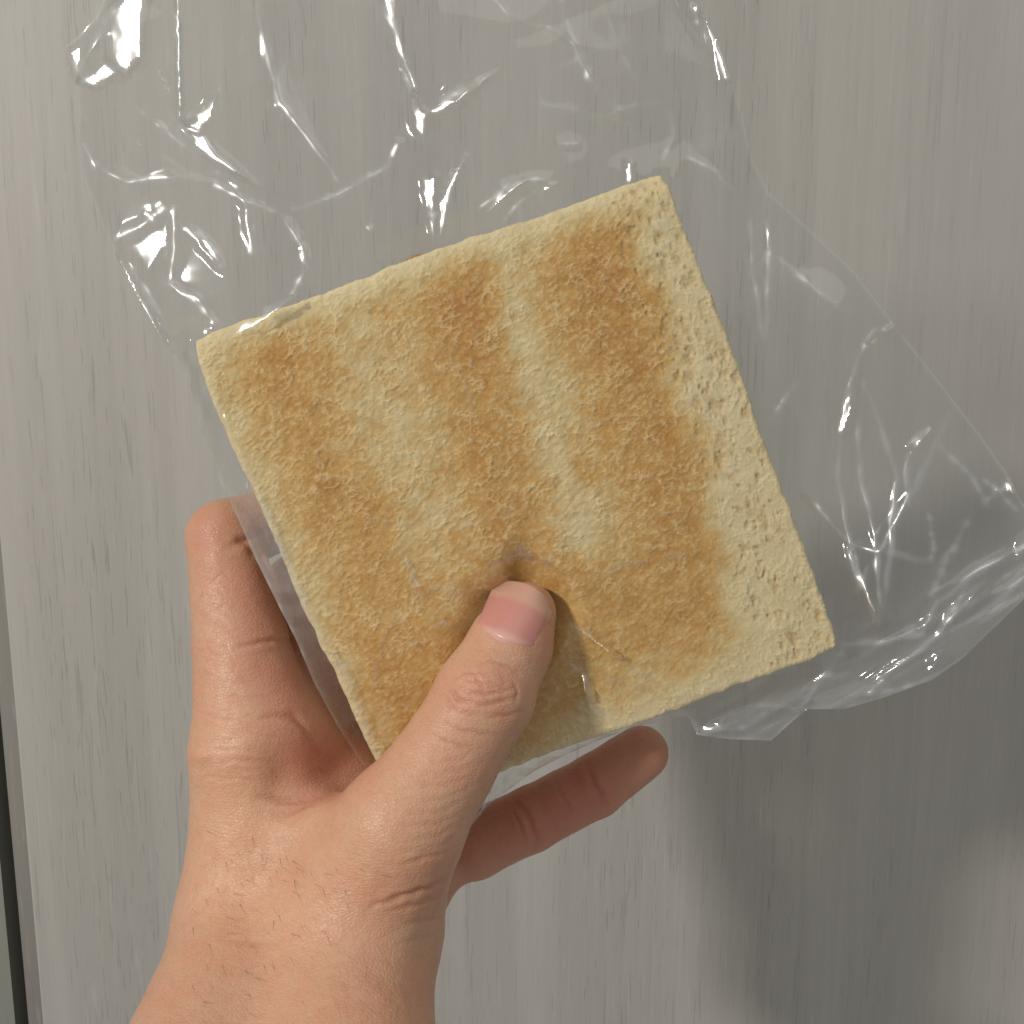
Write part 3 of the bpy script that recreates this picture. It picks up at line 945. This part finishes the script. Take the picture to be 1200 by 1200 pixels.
cr = make_mesh('crust', to_world(cv_), cf_, crust_mat, parent=toast)
cr['label'] = 'scrap of brown crust on the upper edge'

# ------------------------------------------------------------------ clear plastic bag
OUT = [(165, -110), (140, -40), (112, 20), (90, 44), (76, 54), (74, 64), (80, 82), (89, 100), (93, 132), (90, 165), (97, 205), (113, 246), (131, 290), (150, 326),
       (172, 366), (198, 412), (220, 442), (236, 500), (256, 560), (278, 606), (300, 656), (328, 713), (346, 748), (368, 800), (396, 852), (426, 898),
       (458, 934), (500, 968), (545, 976), (557, 962), (576, 940), (602, 921), (627, 903), (660, 886), (700, 868), (740, 853), (778, 843), (806, 839),
       (817, 861), (850, 866), (904, 868), (928, 846), (946, 831), (990, 831), (1040, 816), (1092, 797), (1130, 770), (1165, 736), (1200, 702),
       (1228, 664), (1218, 612), (1196, 586), (1184, 560), (1150, 511), (1100, 446), (1050, 382), (1001, 318), (950, 270), (902, 226), (881, 185),
       (869, 132), (858, 95), (841, 50), (815, 0), (790, -60), (775, -110)]
OUT = np.array(OUT, float)

def poly_sd(x, y, poly):
    """signed distance, positive inside, and the nearest outline point"""
    best = np.full(x.shape, 1e9); qx = np.zeros(x.shape); qy = np.zeros(x.shape); ins = np.zeros(x.shape, bool)
    n = len(poly)
    for k in range(n):
        a = poly[k]; b = poly[(k + 1) % n]; ab = b - a
        t = np.clip(((x - a[0]) * ab[0] + (y - a[1]) * ab[1]) / max(1e-9, ab @ ab), 0, 1)
        cx = a[0] + t * ab[0]; cy = a[1] + t * ab[1]
        dd = np.hypot(x - cx, y - cy); m = dd < best
        best[m] = dd[m]; qx[m] = cx[m]; qy[m] = cy[m]
        if a[1] != b[1]:
            c = ((a[1] > y) != (b[1] > y)) & (x < (b[0] - a[0]) * (y - a[1]) / (b[1] - a[1]) + a[0])
            ins ^= c
    return np.where(ins, best, -best), qx, qy

STEP = 2.7
gxs = np.arange(60, 1240, STEP); gys = np.arange(-115, 990, STEP)
BX, BY = np.meshgrid(gxs, gys, indexing='ij')
sd, QX, QY = poly_sd(BX, BY, OUT)
corners = np.array([to_px(c) for c in (TL, TR, BR, BL)])
sdt, _, _ = poly_sd(BX, BY, corners)
# depth of the toast's plane everywhere
pl_n = np.cross(TR - TL, BL - TL); pl_c = (TL + TR + BR + BL) / 4
den = ((BX - 600) / F) * pl_n[0] + ((600 - BY) / F) * pl_n[1] + pl_n[2]
plane_d = (pl_c @ pl_n) / den
A_ = np.stack([np.ones(4), corners[:, 0], corners[:, 1], corners[:, 0] * corners[:, 1]], 1)
cb = np.linalg.solve(A_, np.array([TL[2], TR[2], BR[2], BL[2]]))
bil = cb[0] + cb[1] * BX + cb[2] * BY + cb[3] * BX * BY
tw = smoothstep(-60, 0, sdt)
front_toast = plane_d * (1 - tw) + bil * tw

def membrane(edge_depth, inner_depth, open_top):
    """relaxed film stretched between the outline and the slice"""
    st = 5
    X = BX[::st, ::st]; S = sd[::st, ::st]; T = sdt[::st, ::st]; Dm = edge_depth[::st, ::st]; Di = inner_depth[::st, ::st]
    D = np.where(T > -8, Di, Dm + 0.0)
    fix = (T > -8) | (S < 6)
    init = D.copy()
    for _ in range(500):
        Q = np.pad(D, 1, mode='edge')
        D2 = (Q[:-2, 1:-1] + Q[2:, 1:-1] + Q[1:-1, :-2] + Q[1:-1, 2:]) / 4
        D = np.where(fix, init, D2)
    fx = (BX - gxs[0]) / (STEP * st); fy = (BY - gys[0]) / (STEP * st)
    fx = np.clip(fx, 0, D.shape[0] - 1.001); fy = np.clip(fy, 0, D.shape[1] - 1.001)
    a = fx.astype(int); b = fy.astype(int); u = fx - a; v = fy - b
    return D[a, b] * (1 - u) * (1 - v) + D[a + 1, b] * u * (1 - v) + D[a, b + 1] * (1 - u) * v + D[a + 1, b + 1] * u * v

def tri(x): return 2 * np.abs(2 * (x - np.floor(x + 0.5))) - 1
def crumple(seed, lams, slope):
    r = np.random.RandomState(seed)
    h = np.zeros_like(BX)
    for k, lam in enumerate(lams):
        th = r.uniform(0, math.pi)
        w = 0.42 * fbm(BX / (lam * 1.6), BY / (lam * 1.6), seed + k, 2)
        ph = (BX * math.cos(th) + BY * math.sin(th)) / lam + r.rand() + w
        msk = smoothstep(-0.25, 0.45, perlin(BX / (lam * 1.1), BY / (lam * 1.1), seed + 50 + k) + r.uniform(-0.1, 0.2))
        h += tri(ph) * slope * lam / 4 * msk / 5.0      # px to mm
    return h

def folds(lst, seed=0):
    """tent-shaped ridges with a narrow crest; also the crest line used to paint glints and a mask beside it"""
    h = np.zeros_like(BX); line = np.zeros_like(BX); beside = np.zeros_like(BX)
    r = np.random.RandomState(seed + 40)
    for pts, width, height in lst:
        pts = np.asarray(pts, float)
        w = width * 2.2
        lo = pts.min(0) - 3 * w - 8; hi = pts.max(0) + 3 * w + 8
        s = (slice(max(0, int((lo[0] - gxs[0]) / STEP)), max(0, int((hi[0] - gxs[0]) / STEP) + 1)),
             slice(max(0, int((lo[1] - gys[0]) / STEP)), max(0, int((hi[1] - gys[0]) / STEP) + 1)))
        if BX[s].size == 0: continue
        dd, t = polyline_dist(BX[s] + 2.2 * perlin(BX[s] / 34, BY[s] / 34, 5), BY[s] + 2.2 * perlin(BX[s] / 34, BY[s] / 34, 6), pts)
        fade = np.clip(np.sin(np.pi * np.clip(t, 0, 1)), 0, 1) ** 0.5
        wl = w * (0.75 + 0.35 * perlin(t * 5.0 + r.uniform(0, 50), t * 0 + 0.3, seed + 7))
        tent = np.maximum(1 - np.sqrt(dd ** 2 + 2.5) / wl, 0) ** 1.15
        crest = np.exp(-(dd / (0.5 * width)) ** 2)
        h[s] += height * (0.40 * tent + 0.13 * crest) * fade
        br = 0.35 + 0.65 * smoothstep(-0.3, 0.4, perlin(t * 7.0 + r.uniform(0, 50), t * 0 + 0.7, seed + 8))
        line[s] = np.maximum(line[s], np.exp(-(dd / (1.4 + 0.22 * width * br)) ** 2) * fade * br * min(1.0, height / 3.2))
        beside[s] = np.maximum(beside[s], np.exp(-(dd / (width * 1.1)) ** 2) * fade * br)
    return h, line, beside

# folds seen in the film (towards the eye is positive), millimetres
FOLDS_FRONT = [
    ([(205, -60), (208, 40), (212, 140), (262, 185), (300, 222)], 9, 3.6),
    ([(212, 145), (240, 130), (258, 104)], 7, 2.4),
    ([(214, 148), (235, 175), (262, 192), (298, 218)], 6, 2.0),
    ([(162, -40), (154, 50), (126, 96)], 12, 5.0), ([(88, 100), (104, 62), (135, 0)], 8, 4.6), ([(120, 66), (146, 90), (164, 70), (176, -10)], 9, 4.2), ([(78, 60), (92, 90), (120, 104)], 7, 3.0), ([(206, -80), (209, 20), (211, 100), (214, 146)], 6, 4.2), ([(214, 146), (236, 172), (264, 196), (300, 224)], 6, 3.8),
    ([(440, -30), (462, 40), (478, 90), (492, 140), (500, 170)], 13, 4.0),
    ([(492, 140), (530, 112), (580, 84)], 9, 3.0), ([(500, 130), (540, 128), (560, 108)], 7, 1.8),
    ([(470, 160), (455, 195), (400, 228), (340, 246)], 7, 1.8),
    ([(498, 205), (504, 240), (512, 288)], 7, 3.0), ([(545, 182), (528, 222), (512, 288)], 7, 2.6),
    ([(560, 252), (590, 222), (618, 212), (652, 216)], 8, 3.2), ([(590, 262), (612, 236), (632, 226)], 6, 2.2), ([(630, 214), (640, 240), (655, 250)], 6, 2.0),
    ([(738, 184), (740, 205), (736, 218)], 6, 2.0),
    ([(130, 296), (150, 330), (176, 372), (202, 414)], 6, 2.6), ([(136, 300), (168, 336), (192, 376), (200, 408)], 5, 2.2),
    ([(262, 396), (300, 376), (340, 348), (360, 312)], 8, 2.6), ([(192, 330), (230, 352), (256, 380)], 8, 2.4),
    ([(208, 262), (240, 282), (262, 318)], 6, 1.8), ([(196, 340), (206, 290), (204, 240)], 7, 2.0), ([(330, 250), (356, 290), (360, 316)], 7, 1.4), 
    ([(630, 28), (672, 50)], 6, 2.0), ([(832, 30), (846, 70), (856, 98)], 8, 3.2), ([(806, 0), (822, 30), (840, 96)], 9, 2.4),
    ([(805, 182), (838, 204), (862, 226)], 5, 1.8), ([(898, 226), (902, 290), (898, 400)], 6, 2.0), ([(880, 250), (884, 330), (896, 404)], 6, 1.8),
    ([(905, 300), (950, 336), (1000, 372)], 9, 1.6),
    ([(1052, 380), (1026, 388), (1006, 420), (996, 456), (984, 490)], 7, 3.2),
    ([(984, 490), (984, 560), (998, 650), (1028, 736)], 9, 3.6), ([(1004, 470), (1010, 560), (1030, 650), (1030, 736)], 7, 2.6),
    ([(1010, 440), (1036, 510), (1052, 560), (1044, 650), (1034, 720)], 9, 2.4),
    ([(1092, 502), (1064, 524), (1062, 580), (1070, 600)], 7, 2.8),
    ([(1150, 590), (1180, 570), (1194, 576)], 6, 2.4), ([(1150, 560), (1175, 580), (1196, 600)], 6, 2.4),
    ([(985, 755), (1040, 752), (1080, 742), (1100, 706), (1150, 668), (1215, 630)], 9, 4.0),
    ([(1000, 822), (1040, 790), (1090, 752), (1150, 720), (1210, 670)], 8, 3.4),
    ([(1096, 746), (1120, 720), (1160, 690)], 6, 2.6), ([(1014, 816), (1060, 806), (1102, 788)], 6, 2.4),
    ([(990, 760), (950, 815), (935, 830), (880, 826)], 7, 2.4), ([(812, 842), (822, 858), (880, 850), (905, 830)], 6, 2.4),
    ([(470, 655), (490, 690), (480, 720)], 5, 0.8), ([(505, 735), (530, 726)], 4, 0.8), ([(660, 720), (690, 745), (726, 775)], 5, 0.7),
    ([(670, 780), (690, 800), (680, 830), (712, 845)], 5, 0.8), ([(575, 648), (610, 640), (650, 655)], 8, 1.0), ([(560, 685), (600, 678), (640, 660)], 5, 0.8),
    ([(552, 965), (566, 945), (575, 925)], 5, 1.6), ([(440, 870), (410, 800), (380, 745)], 6, 1.5), ([(350, 745), (310, 655), (285, 600)], 7, 1.6),
    ([(96, 165), (108, 190), (118, 215)], 6, 1.6), ([(100, 190), (150, 214), (200, 208), (262, 204)], 7, 1.6), ([(150, 120), (190, 150), (240, 190)], 9, 1.6),
    ([(270, 205), (290, 245), (296, 300)], 6, 1.4), ([(196, 240), (170, 262), (134, 282)], 8, 1.8), ([(262, 318), (250, 290), (225, 262)], 5, 1.6),
    ([(700, -60), (716, 30), (742, 90), (770, 110)], 8, 1.6), ([(560, -20), (600, 20), (660, 45)], 8, 1.6), ([(655, 80), (700, 60), (760, 40)], 10, 1.2),
    ([(784, 130), (790, 160), (776, 190)], 5, 1.4), ([(940, 440), (914, 478), (898, 500)], 6, 1.2), ([(1100, 520), (1140, 560), (1160, 600)], 8, 1.6),
    ([(1090, 600), (1094, 640), (1088, 660)], 7, 1.6), ([(1140, 600), (1120, 640), (1090, 700)], 9, 1.4), ([(1180, 650), (1130, 690), (1100, 740)], 7, 2.0),
    ([(430, 262), (438, 270)], 5, 1.4), ([(652, 170), (680, 168)], 5, 1.2), ([(250, 215), (290, 236), (330, 250)], 6, 1.4),
    ([(300, 560), (320, 620), (345, 690)], 6, 1.2), ([(640, 905), (690, 880), (760, 850)], 4, 1.0),
]
FOLDS_FRONT += [
    ([(656, 726), (690, 742), (726, 776), (770, 800)], 4, 1.8), ([(650, 765), (684, 790), (692, 826), (724, 850)], 4, 2.0), ([(560, 706), (520, 688), (488, 690)], 4, 1.4),
    ([(548, 735), (520, 730), (498, 742)], 4, 2.0), ([(600, 682), (560, 690), (516, 700)], 4, 1.2), ([(650, 690), (720, 664), (820, 648)], 4, 1.1),
    ([(566, 672), (608, 648), (656, 668)], 9, 3.0), ([(474, 650), (484, 672), (482, 684)], 3, 2.2), ([(486, 684), (492, 694), (500, 700)], 3, 2.2), ([(430, 610), (460, 612)], 3, 1.2),
    ([(476, 752), (492, 757)], 4, 2.0), ([(548, 514), (556, 516)], 3, 2.4), ([(598, 588), (603, 592)], 3, 2.4), ([(524, 412), (548, 460), (556, 500)], 3, 0.9),
    ([(262, 486), (266, 492)], 4, 2.4), ([(338, 384), (346, 380)], 3, 2.0), ([(690, 790), (730, 800), (790, 820)], 4, 1.0), ([(470, 700), (440, 780), (450, 840)], 4, 0.8),
    ([(540, 620), (590, 600), (650, 604)], 3, 0.6), ([(700, 620), (760, 600), (850, 606)], 3, 0.6), ([(448, 872), (430, 850), (410, 800), (396, 770)], 4, 2.0),
    ([(600, 925), (640, 905), (700, 875), (770, 846)], 4, 2.2), ([(246, 440), (262, 520), (300, 600), (340, 680)], 5, 1.2), ([(560, 950), (572, 930), (590, 912)], 4, 2.6)]
FOLDS_BACK = [
    ([(95, 110), (140, 150), (230, 200), (330, 240)], 9, -2.4), ([(95, 170), (170, 215), (260, 212)], 9, 2.0), ([(300, 0), (330, 120), (420, 240)], 12, 2.6),
    ([(640, -40), (690, 90), (760, 170)], 14, 3.0), ([(560, 60), (650, 30), (760, -20)], 12, -2.4), ([(900, 300), (960, 420), (970, 560)], 12, -2.8),
    ([(1000, 700), (1080, 560), (1120, 470)], 12, 2.8), ([(920, 560), (1000, 640), (1100, 660)], 12, 2.4), ([(830, 840), (900, 800), (1000, 790)], 8, 2.6),
    ([(1060, 780), (1120, 740), (1190, 690)], 8, -2.4), ([(620, 120), (700, 140), (800, 110)], 12, 2.0),
]
far = smoothstep(4, 45, -sdt)                       # 0 on the slice, 1 well clear of it
rimw = smoothstep(0, 26, sd)
mid_d = front_toast + THICK * 0.5
# the rolled corner at lower right and the mouth at the upper left stand towards the eye
curl = 7.0 * np.exp(-(((BX - 1120) / 130) ** 2 + ((BY - 720) / 90) ** 2)) + 8.0 * np.exp(-(((BX - 130) / 90) ** 2 + ((BY - 40) / 110) ** 2))
sag = 6.0 * smoothstep(900, 1200, BX) * 0.5
top_open = 12.0 * smoothstep(160, -100, BY)
roll = np.exp(-(polyline_dist(BX, BY, smooth_line([(850, 850), (950, 818), (1050, 780), (1130, 720), (1220, 640)]))[0] / 42) ** 2)

press_f = lookup(THUMB_PRESS, BX, BY, 190.0)
rest_f = lookup(np.where(REST_FRONT > 900, 400.0, REST_FRONT), BX, BY, 400.0)

FF, LINE_F, NEAR_F = folds(FOLDS_FRONT, 1)
FB, LINE_B, NEAR_B = folds(FOLDS_BACK, 2)
ra, rb = BX * 0.89 - BY * 0.46, BX * 0.46 + BY * 0.89
streaks = tri(rb / 30 + 0.5 * fbm(ra / 160, rb / 40, 401, 2)) * 1.3 + tri(rb / 17 + ra / 300 + 0.6 * fbm(ra / 90, rb / 30, 405, 2)) * 0.6
# flat panes between the creases, each turned its own way; many face the lamp
LAMP = np.array([-820.0, 400.0, -690.0])
def facets(depth, lst, seed=0):
    """set each pane flat into the film, on the near side of it"""
    r = np.random.RandomState(seed)
    depth = depth.copy(); mask = np.zeros_like(BX)
    for poly, edge, off in lst:
        poly = np.asarray(poly, float)
        lo = poly.min(0) - 12; hi = poly.max(0) + 12
        s = (slice(max(0, int((lo[0] - gxs[0]) / STEP)), int((hi[0] - gxs[0]) / STEP) + 1), slice(max(0, int((lo[1] - gys[0]) / STEP)), int((hi[1] - gys[0]) / STEP) + 1))
        sdp, _, _ = poly_sd(BX[s] + 2 * perlin(BX[s] / 15, BY[s] / 15, 5), BY[s] + 2 * perlin(BX[s] / 15, BY[s] / 15, 6), poly)
        m = smoothstep(-edge, edge, sdp)
        cx, cy = poly.mean(0); p = P(cx, cy, 232)
        L = LAMP - p; L /= np.linalg.norm(L); Vw = -p / np.linalg.norm(p); H = L + Vw
        gx = H[0] / -H[2] + r.uniform(-off, off); gy = H[1] / -H[2] + r.uniform(-off, off)
        mm = 232 / F
        wob = 0.07 * fbm((BX[s] - cx) / 26, (BY[s] - cy) / 26, seed + 3, 2)
        ramp = gx * (BX[s] - cx) * mm + gy * (cy - BY[s]) * mm + wob
        near = depth[s][m > 0.5]
        if near.size == 0: continue
        top = (near - ramp[m > 0.5]).mean() - 0.5 * np.abs(ramp[m > 0.5]).max()
        depth[s] = depth[s] * (1 - m) + (top + ramp) * m
        mask[s] = np.maximum(mask[s], m)
    return depth, mask
PANES = [
    ([(128, 8), (170, -20), (168, 70), (146, 92), (126, 62)], 3, 0.04), ([(77, 58), (100, 46), (96, 80), (88, 97)], 3, 0.03), ([(92, 98), (124, 66), (140, 88), (116, 104)], 3, 0.04),
    ([(203, -60), (210, -60), (213, 60), (215, 140), (208, 140)], 2, 0.02), ([(214, 148), (236, 132), (258, 104), (252, 140), (236, 156)], 3, 0.05),
    ([(216, 150), (240, 160), (262, 184), (298, 218), (262, 198), (234, 180)], 3, 0.03), ([(438, -40), (460, -40), (478, 60), (496, 110), (482, 110), (462, 60)], 4, 0.06),
    ([(486, 120), (504, 132), (496, 168), (484, 150)], 3, 0.04), ([(502, 128), (540, 108), (584, 82), (548, 116), (510, 138)], 3, 0.04),
    ([(494, 208), (512, 202), (514, 240), (504, 256)], 2, 0.03), ([(546, 182), (540, 206), (522, 246), (512, 288), (514, 236), (528, 204)], 2, 0.03),
    ([(560, 254), (590, 224), (618, 210), (604, 226), (578, 250)], 2, 0.03), ([(630, 214), (654, 216), (648, 226), (634, 228)], 2, 0.03), ([(732, 184), (744, 190), (740, 214), (732, 214)], 2, 0.03),
    ([(134, 298), (142, 302), (176, 366), (196, 404), (186, 396), (150, 336)], 2, 0.03), ([(208, 264), (222, 264), (258, 312), (262, 322), (240, 300)], 2, 0.03),
    ([(198, 332), (226, 344), (252, 376), (236, 372), (206, 346)], 3, 0.06), ([(258, 398), (300, 374), (350, 344), (310, 380), (268, 400)], 2, 0.03), ([(452, 190), (462, 162), (474, 166), (466, 186)], 3, 0.05),
    ([(826, 24), (836, 26), (858, 96), (838, 100)], 3, 0.04), ([(806, 0), (820, 4), (818, 30), (812, 28)], 2, 0.03), ([(896, 252), (903, 256), (904, 296), (898, 296)], 2, 0.02),
    ([(1052, 378), (1040, 392), (1016, 404), (1030, 388)], 2, 0.02), ([(984, 470), (996, 456), (1004, 476), (990, 512), (980, 506)], 3, 0.06), ([(996, 640), (1004, 650), (1030, 720), (1028, 740), (1012, 700)], 2, 0.02),
    ([(1062, 528), (1092, 502), (1080, 522), (1066, 540)], 2, 0.03), ([(1170, 556), (1184, 562), (1194, 584), (1180, 578)], 2, 0.03),
    ([(1100, 716), (1118, 704), (1156, 684), (1124, 724), (1104, 742)], 3, 0.04), ([(1180, 640), (1215, 610), (1215, 640), (1190, 656)], 3, 0.05), ([(1010, 812), (1036, 792), (1040, 800), (1016, 820)], 2, 0.03),
    ([(1080, 770), (1106, 762), (1100, 778), (1084, 780)], 3, 0.04), ([(820, 846), (840, 850), (836, 860), (820, 858)], 2, 0.03),
    ([(500, 736), (528, 724), (532, 728), (506, 740)], 2, 0.02), ([(480, 660), (486, 662), (496, 692), (490, 690)], 2, 0.02), ([(474, 650), (480, 652), (478, 664)], 2, 0.02),
    ([(494, 762), (504, 758), (502, 766)], 2, 0.02), ([(548, 512), (556, 514), (552, 520)], 2, 0.02), ([(260, 484), (268, 486), (264, 494)], 2, 0.02), ([(664, 726), (672, 728), (722, 768), (714, 768)], 2, 0.03),
    ([(676, 782), (690, 792), (690, 820), (684, 816)], 2, 0.03), ([(554, 955), (562, 944), (572, 922), (576, 930), (564, 952)], 2, 0.02), ([(556, 684), (600, 676), (602, 680), (560, 690)], 2, 0.04),
]
front_d = membrane(mid_d - 0.4, front_toast - 1.0, True)
front_d = front_d - curl - top_open * rimw
ff = crumple(101, (460, 330, 240, 170), 0.115) * far * rimw
ff += crumple(141, (70, 44, 30), 0.12) * (0.25 + 0.75 * far) * rimw * NEAR_F
ff += streaks * 0.75 * roll
ff += crumple(171, (150, 90, 55), 0.05) * (1 - far)
front_d = front_d - ff - FF * 0.95 * (0.35 + 0.65 * rimw) * (0.45 + 0.55 * far)
front_d, PMASK = facets(front_d, PANES, 9)
back_d = membrane(mid_d + 0.4, front_toast + THICK + 0.9, True)
back_d = back_d - curl + top_open * 0.4 * rimw
back_d = back_d - (crumple(202, (480, 330, 240, 165), 0.11) + streaks[::-1, ::-1] * 0.4 * roll) * far * rimw - (FB * 0.9 + crumple(241, (60, 40, 26), 0.12) * NEAR_B) * rimw * far
gap = np.maximum(back_d - front_d, 0.35)
cen = (back_d + front_d) / 2
cross = (back_d - front_d) < 0.35
front_d = np.where(cross, cen - 0.175, front_d); back_d = np.where(cross, cen + 0.175, back_d)
# lie on the slice, yield to the thumb, rest on the fingers behind
tfront = front_toast - 0.45
on = smoothstep(-2, 6, sdt)
front_d = np.where(sdt > 0, np.minimum(front_d, tfront), front_d)
kk = 2.0
hh = np.maximum(kk - np.abs(front_d - (press_f + 0.35)), 0) / kk
front_d = np.where(press_f > 200, np.maximum(front_d, press_f + 0.35) + hh ** 2 * kk * 0.2, front_d)
front_d = np.where(sdt < 0, np.minimum(front_d, rest_f - 0.9), front_d)
back_d = np.where(sdt < 0, np.minimum(back_d, rest_f - 0.4), back_d)
back_d = np.maximum(back_d, front_d + 0.2)

# scuffed, crease-whitened film, with white painted on crests in place of glints
haze_n = 0.5 + 0.5 * fbm(BX / 90, BY / 90, 301, 4)
haze0 = 0.008 + 0.03 * smoothstep(0.5, 0.95, haze_n) * far + 0.09 * roll * (0.5 + haze_n)
haze0 = haze0 + 0.06 * np.exp(-(((BX - 125) / 50) ** 2 + ((BY - 40) / 70) ** 2))  # white patch painted over the curled mouth to imitate its bright facets
haze0 = haze0 + 0.20 * np.exp(-(((BX - 320) / 60) ** 2 + ((BY - 690) / 150) ** 2)) * (sdt < 4)
rim_white = 0.10 * np.exp(-(sd / 3.0) ** 2) * (BY > -60)
haze_glint_f = haze0 + 0.34 * LINE_F * (0.06 + 0.94 * far) + 0.05 * NEAR_F * far + rim_white
haze_glint_b = haze0 + 0.14 * LINE_B + rim_white

def film_mesh(name, depth, haze_glint, crinkle, parent):
    use_v = sd > -STEP * 1.2
    i = np.arange(BX.size).reshape(BX.shape)
    c = [i[:-1, :-1], i[:-1, 1:], i[1:, 1:], i[1:, :-1]]
    s4 = [sd[:-1, :-1], sd[:-1, 1:], sd[1:, 1:], sd[1:, :-1]]
    ok = (np.maximum.reduce(s4) > 0) & (np.minimum.reduce(s4) > -STEP * 1.5)
    q = np.stack([a[ok] for a in c], 1)
    X = np.where(sd < 0, QX, BX).ravel(); Y = np.where(sd < 0, QY, BY).ravel(); D = depth.ravel()
    used, inv = np.unique(q, return_inverse=True)
    q = inv.reshape(q.shape)
    v = np.stack([(X[used] - 600) / F * D[used], (600 - Y[used]) / F * D[used], D[used]], 1)
    return make_mesh(name, to_world(v), q, film_mat, parent=parent, attrs={'haze_glint': np.clip(haze_glint.ravel()[used], 0, 0.6), 'crinkle': np.clip(crinkle.ravel()[used], 0, 0.8)})

bag = empty('plastic_bag', to_world(P(620, 905, 248)))
tag(bag, 'crumpled clear plastic bag wrapped loosely around the toast', 'bag')
film_mesh('front_film', front_d, haze_glint_f, 0.62 * LINE_F, bag)
film_mesh('back_film', back_d, haze_glint_b, 0.45 * LINE_B, bag)

# ------------------------------------------------------------------ fine hairs on the back of the hand
def build_hairs():
    r = np.random.RandomState(5)
    spots = [(r.normal(345, 42), r.normal(1035, 38)) for _ in range(70)] + [(r.uniform(225, 330), r.uniform(960, 1190)) for _ in range(40)]
    px = np.array([q[0] for q in spots]); py = np.array([q[1] for q in spots])
    d0 = ray_depth(px, py, sdf_hand, 160)
    ok = np.isfinite(d0); px, py, d0 = px[ok], py[ok], d0[ok]
    n = 6; paths = []; angs = []
    for k in range(len(px)):
        ang = r.normal(-0.9, 0.35); L = r.uniform(9, 20); cur = r.uniform(-0.5, 0.5)
        qx, qy = px[k], py[k]
        for j in range(n):
            paths.append((qx, qy)); a = ang + cur * j / n
            qx += L / n * math.cos(a); qy -= L / n * math.sin(a)
        angs.append(ang)
    paths = np.array(paths)
    alld = ray_depth(paths[:, 0], paths[:, 1], sdf_hand, 160)
    for k, ang in enumerate(angs):
        path = paths[k * n:(k + 1) * n]; dd = alld[k * n:(k + 1) * n]
        if not np.isfinite(dd).all(): continue
        dd = dd - 0.12 - np.linspace(0, 0.5, n)
        c = np.stack([(path[:, 0] - 600) / F * dd, (600 - path[:, 1]) / F * dd, dd], 1)
        v = []; f = []
        side = np.array([math.sin(ang), math.cos(ang), 0])
        for j in range(n):
            w = 0.045 * (1 - 0.8 * j / (n - 1))
            v += [c[j] + side * w, c[j] - side * w, c[j] - np.array([0, 0, w])]
        for j in range(n - 1):
            for q in range(3):
                f.append((j * 3 + q, j * 3 + (q + 1) % 3, j * 3 + 3 + (q + 1) % 3, j * 3 + 3 + q))
        yield np.array(v), f
hair_m = Nodes('hair')
hair_m.principled(**{'Base Color': rgb(120, 84, 62), 'Roughness': 0.5})
allv = []; allf = []; cnt = 0
for v_, f_ in build_hairs():
    allv.append(v_); allf += [tuple(i + cnt for i in q) for q in f_]; cnt += len(v_)
hairs = make_mesh('hair', to_world(np.vstack(allv)), allf, hair_m.mat, parent=hand)
hairs['kind'] = 'stuff'
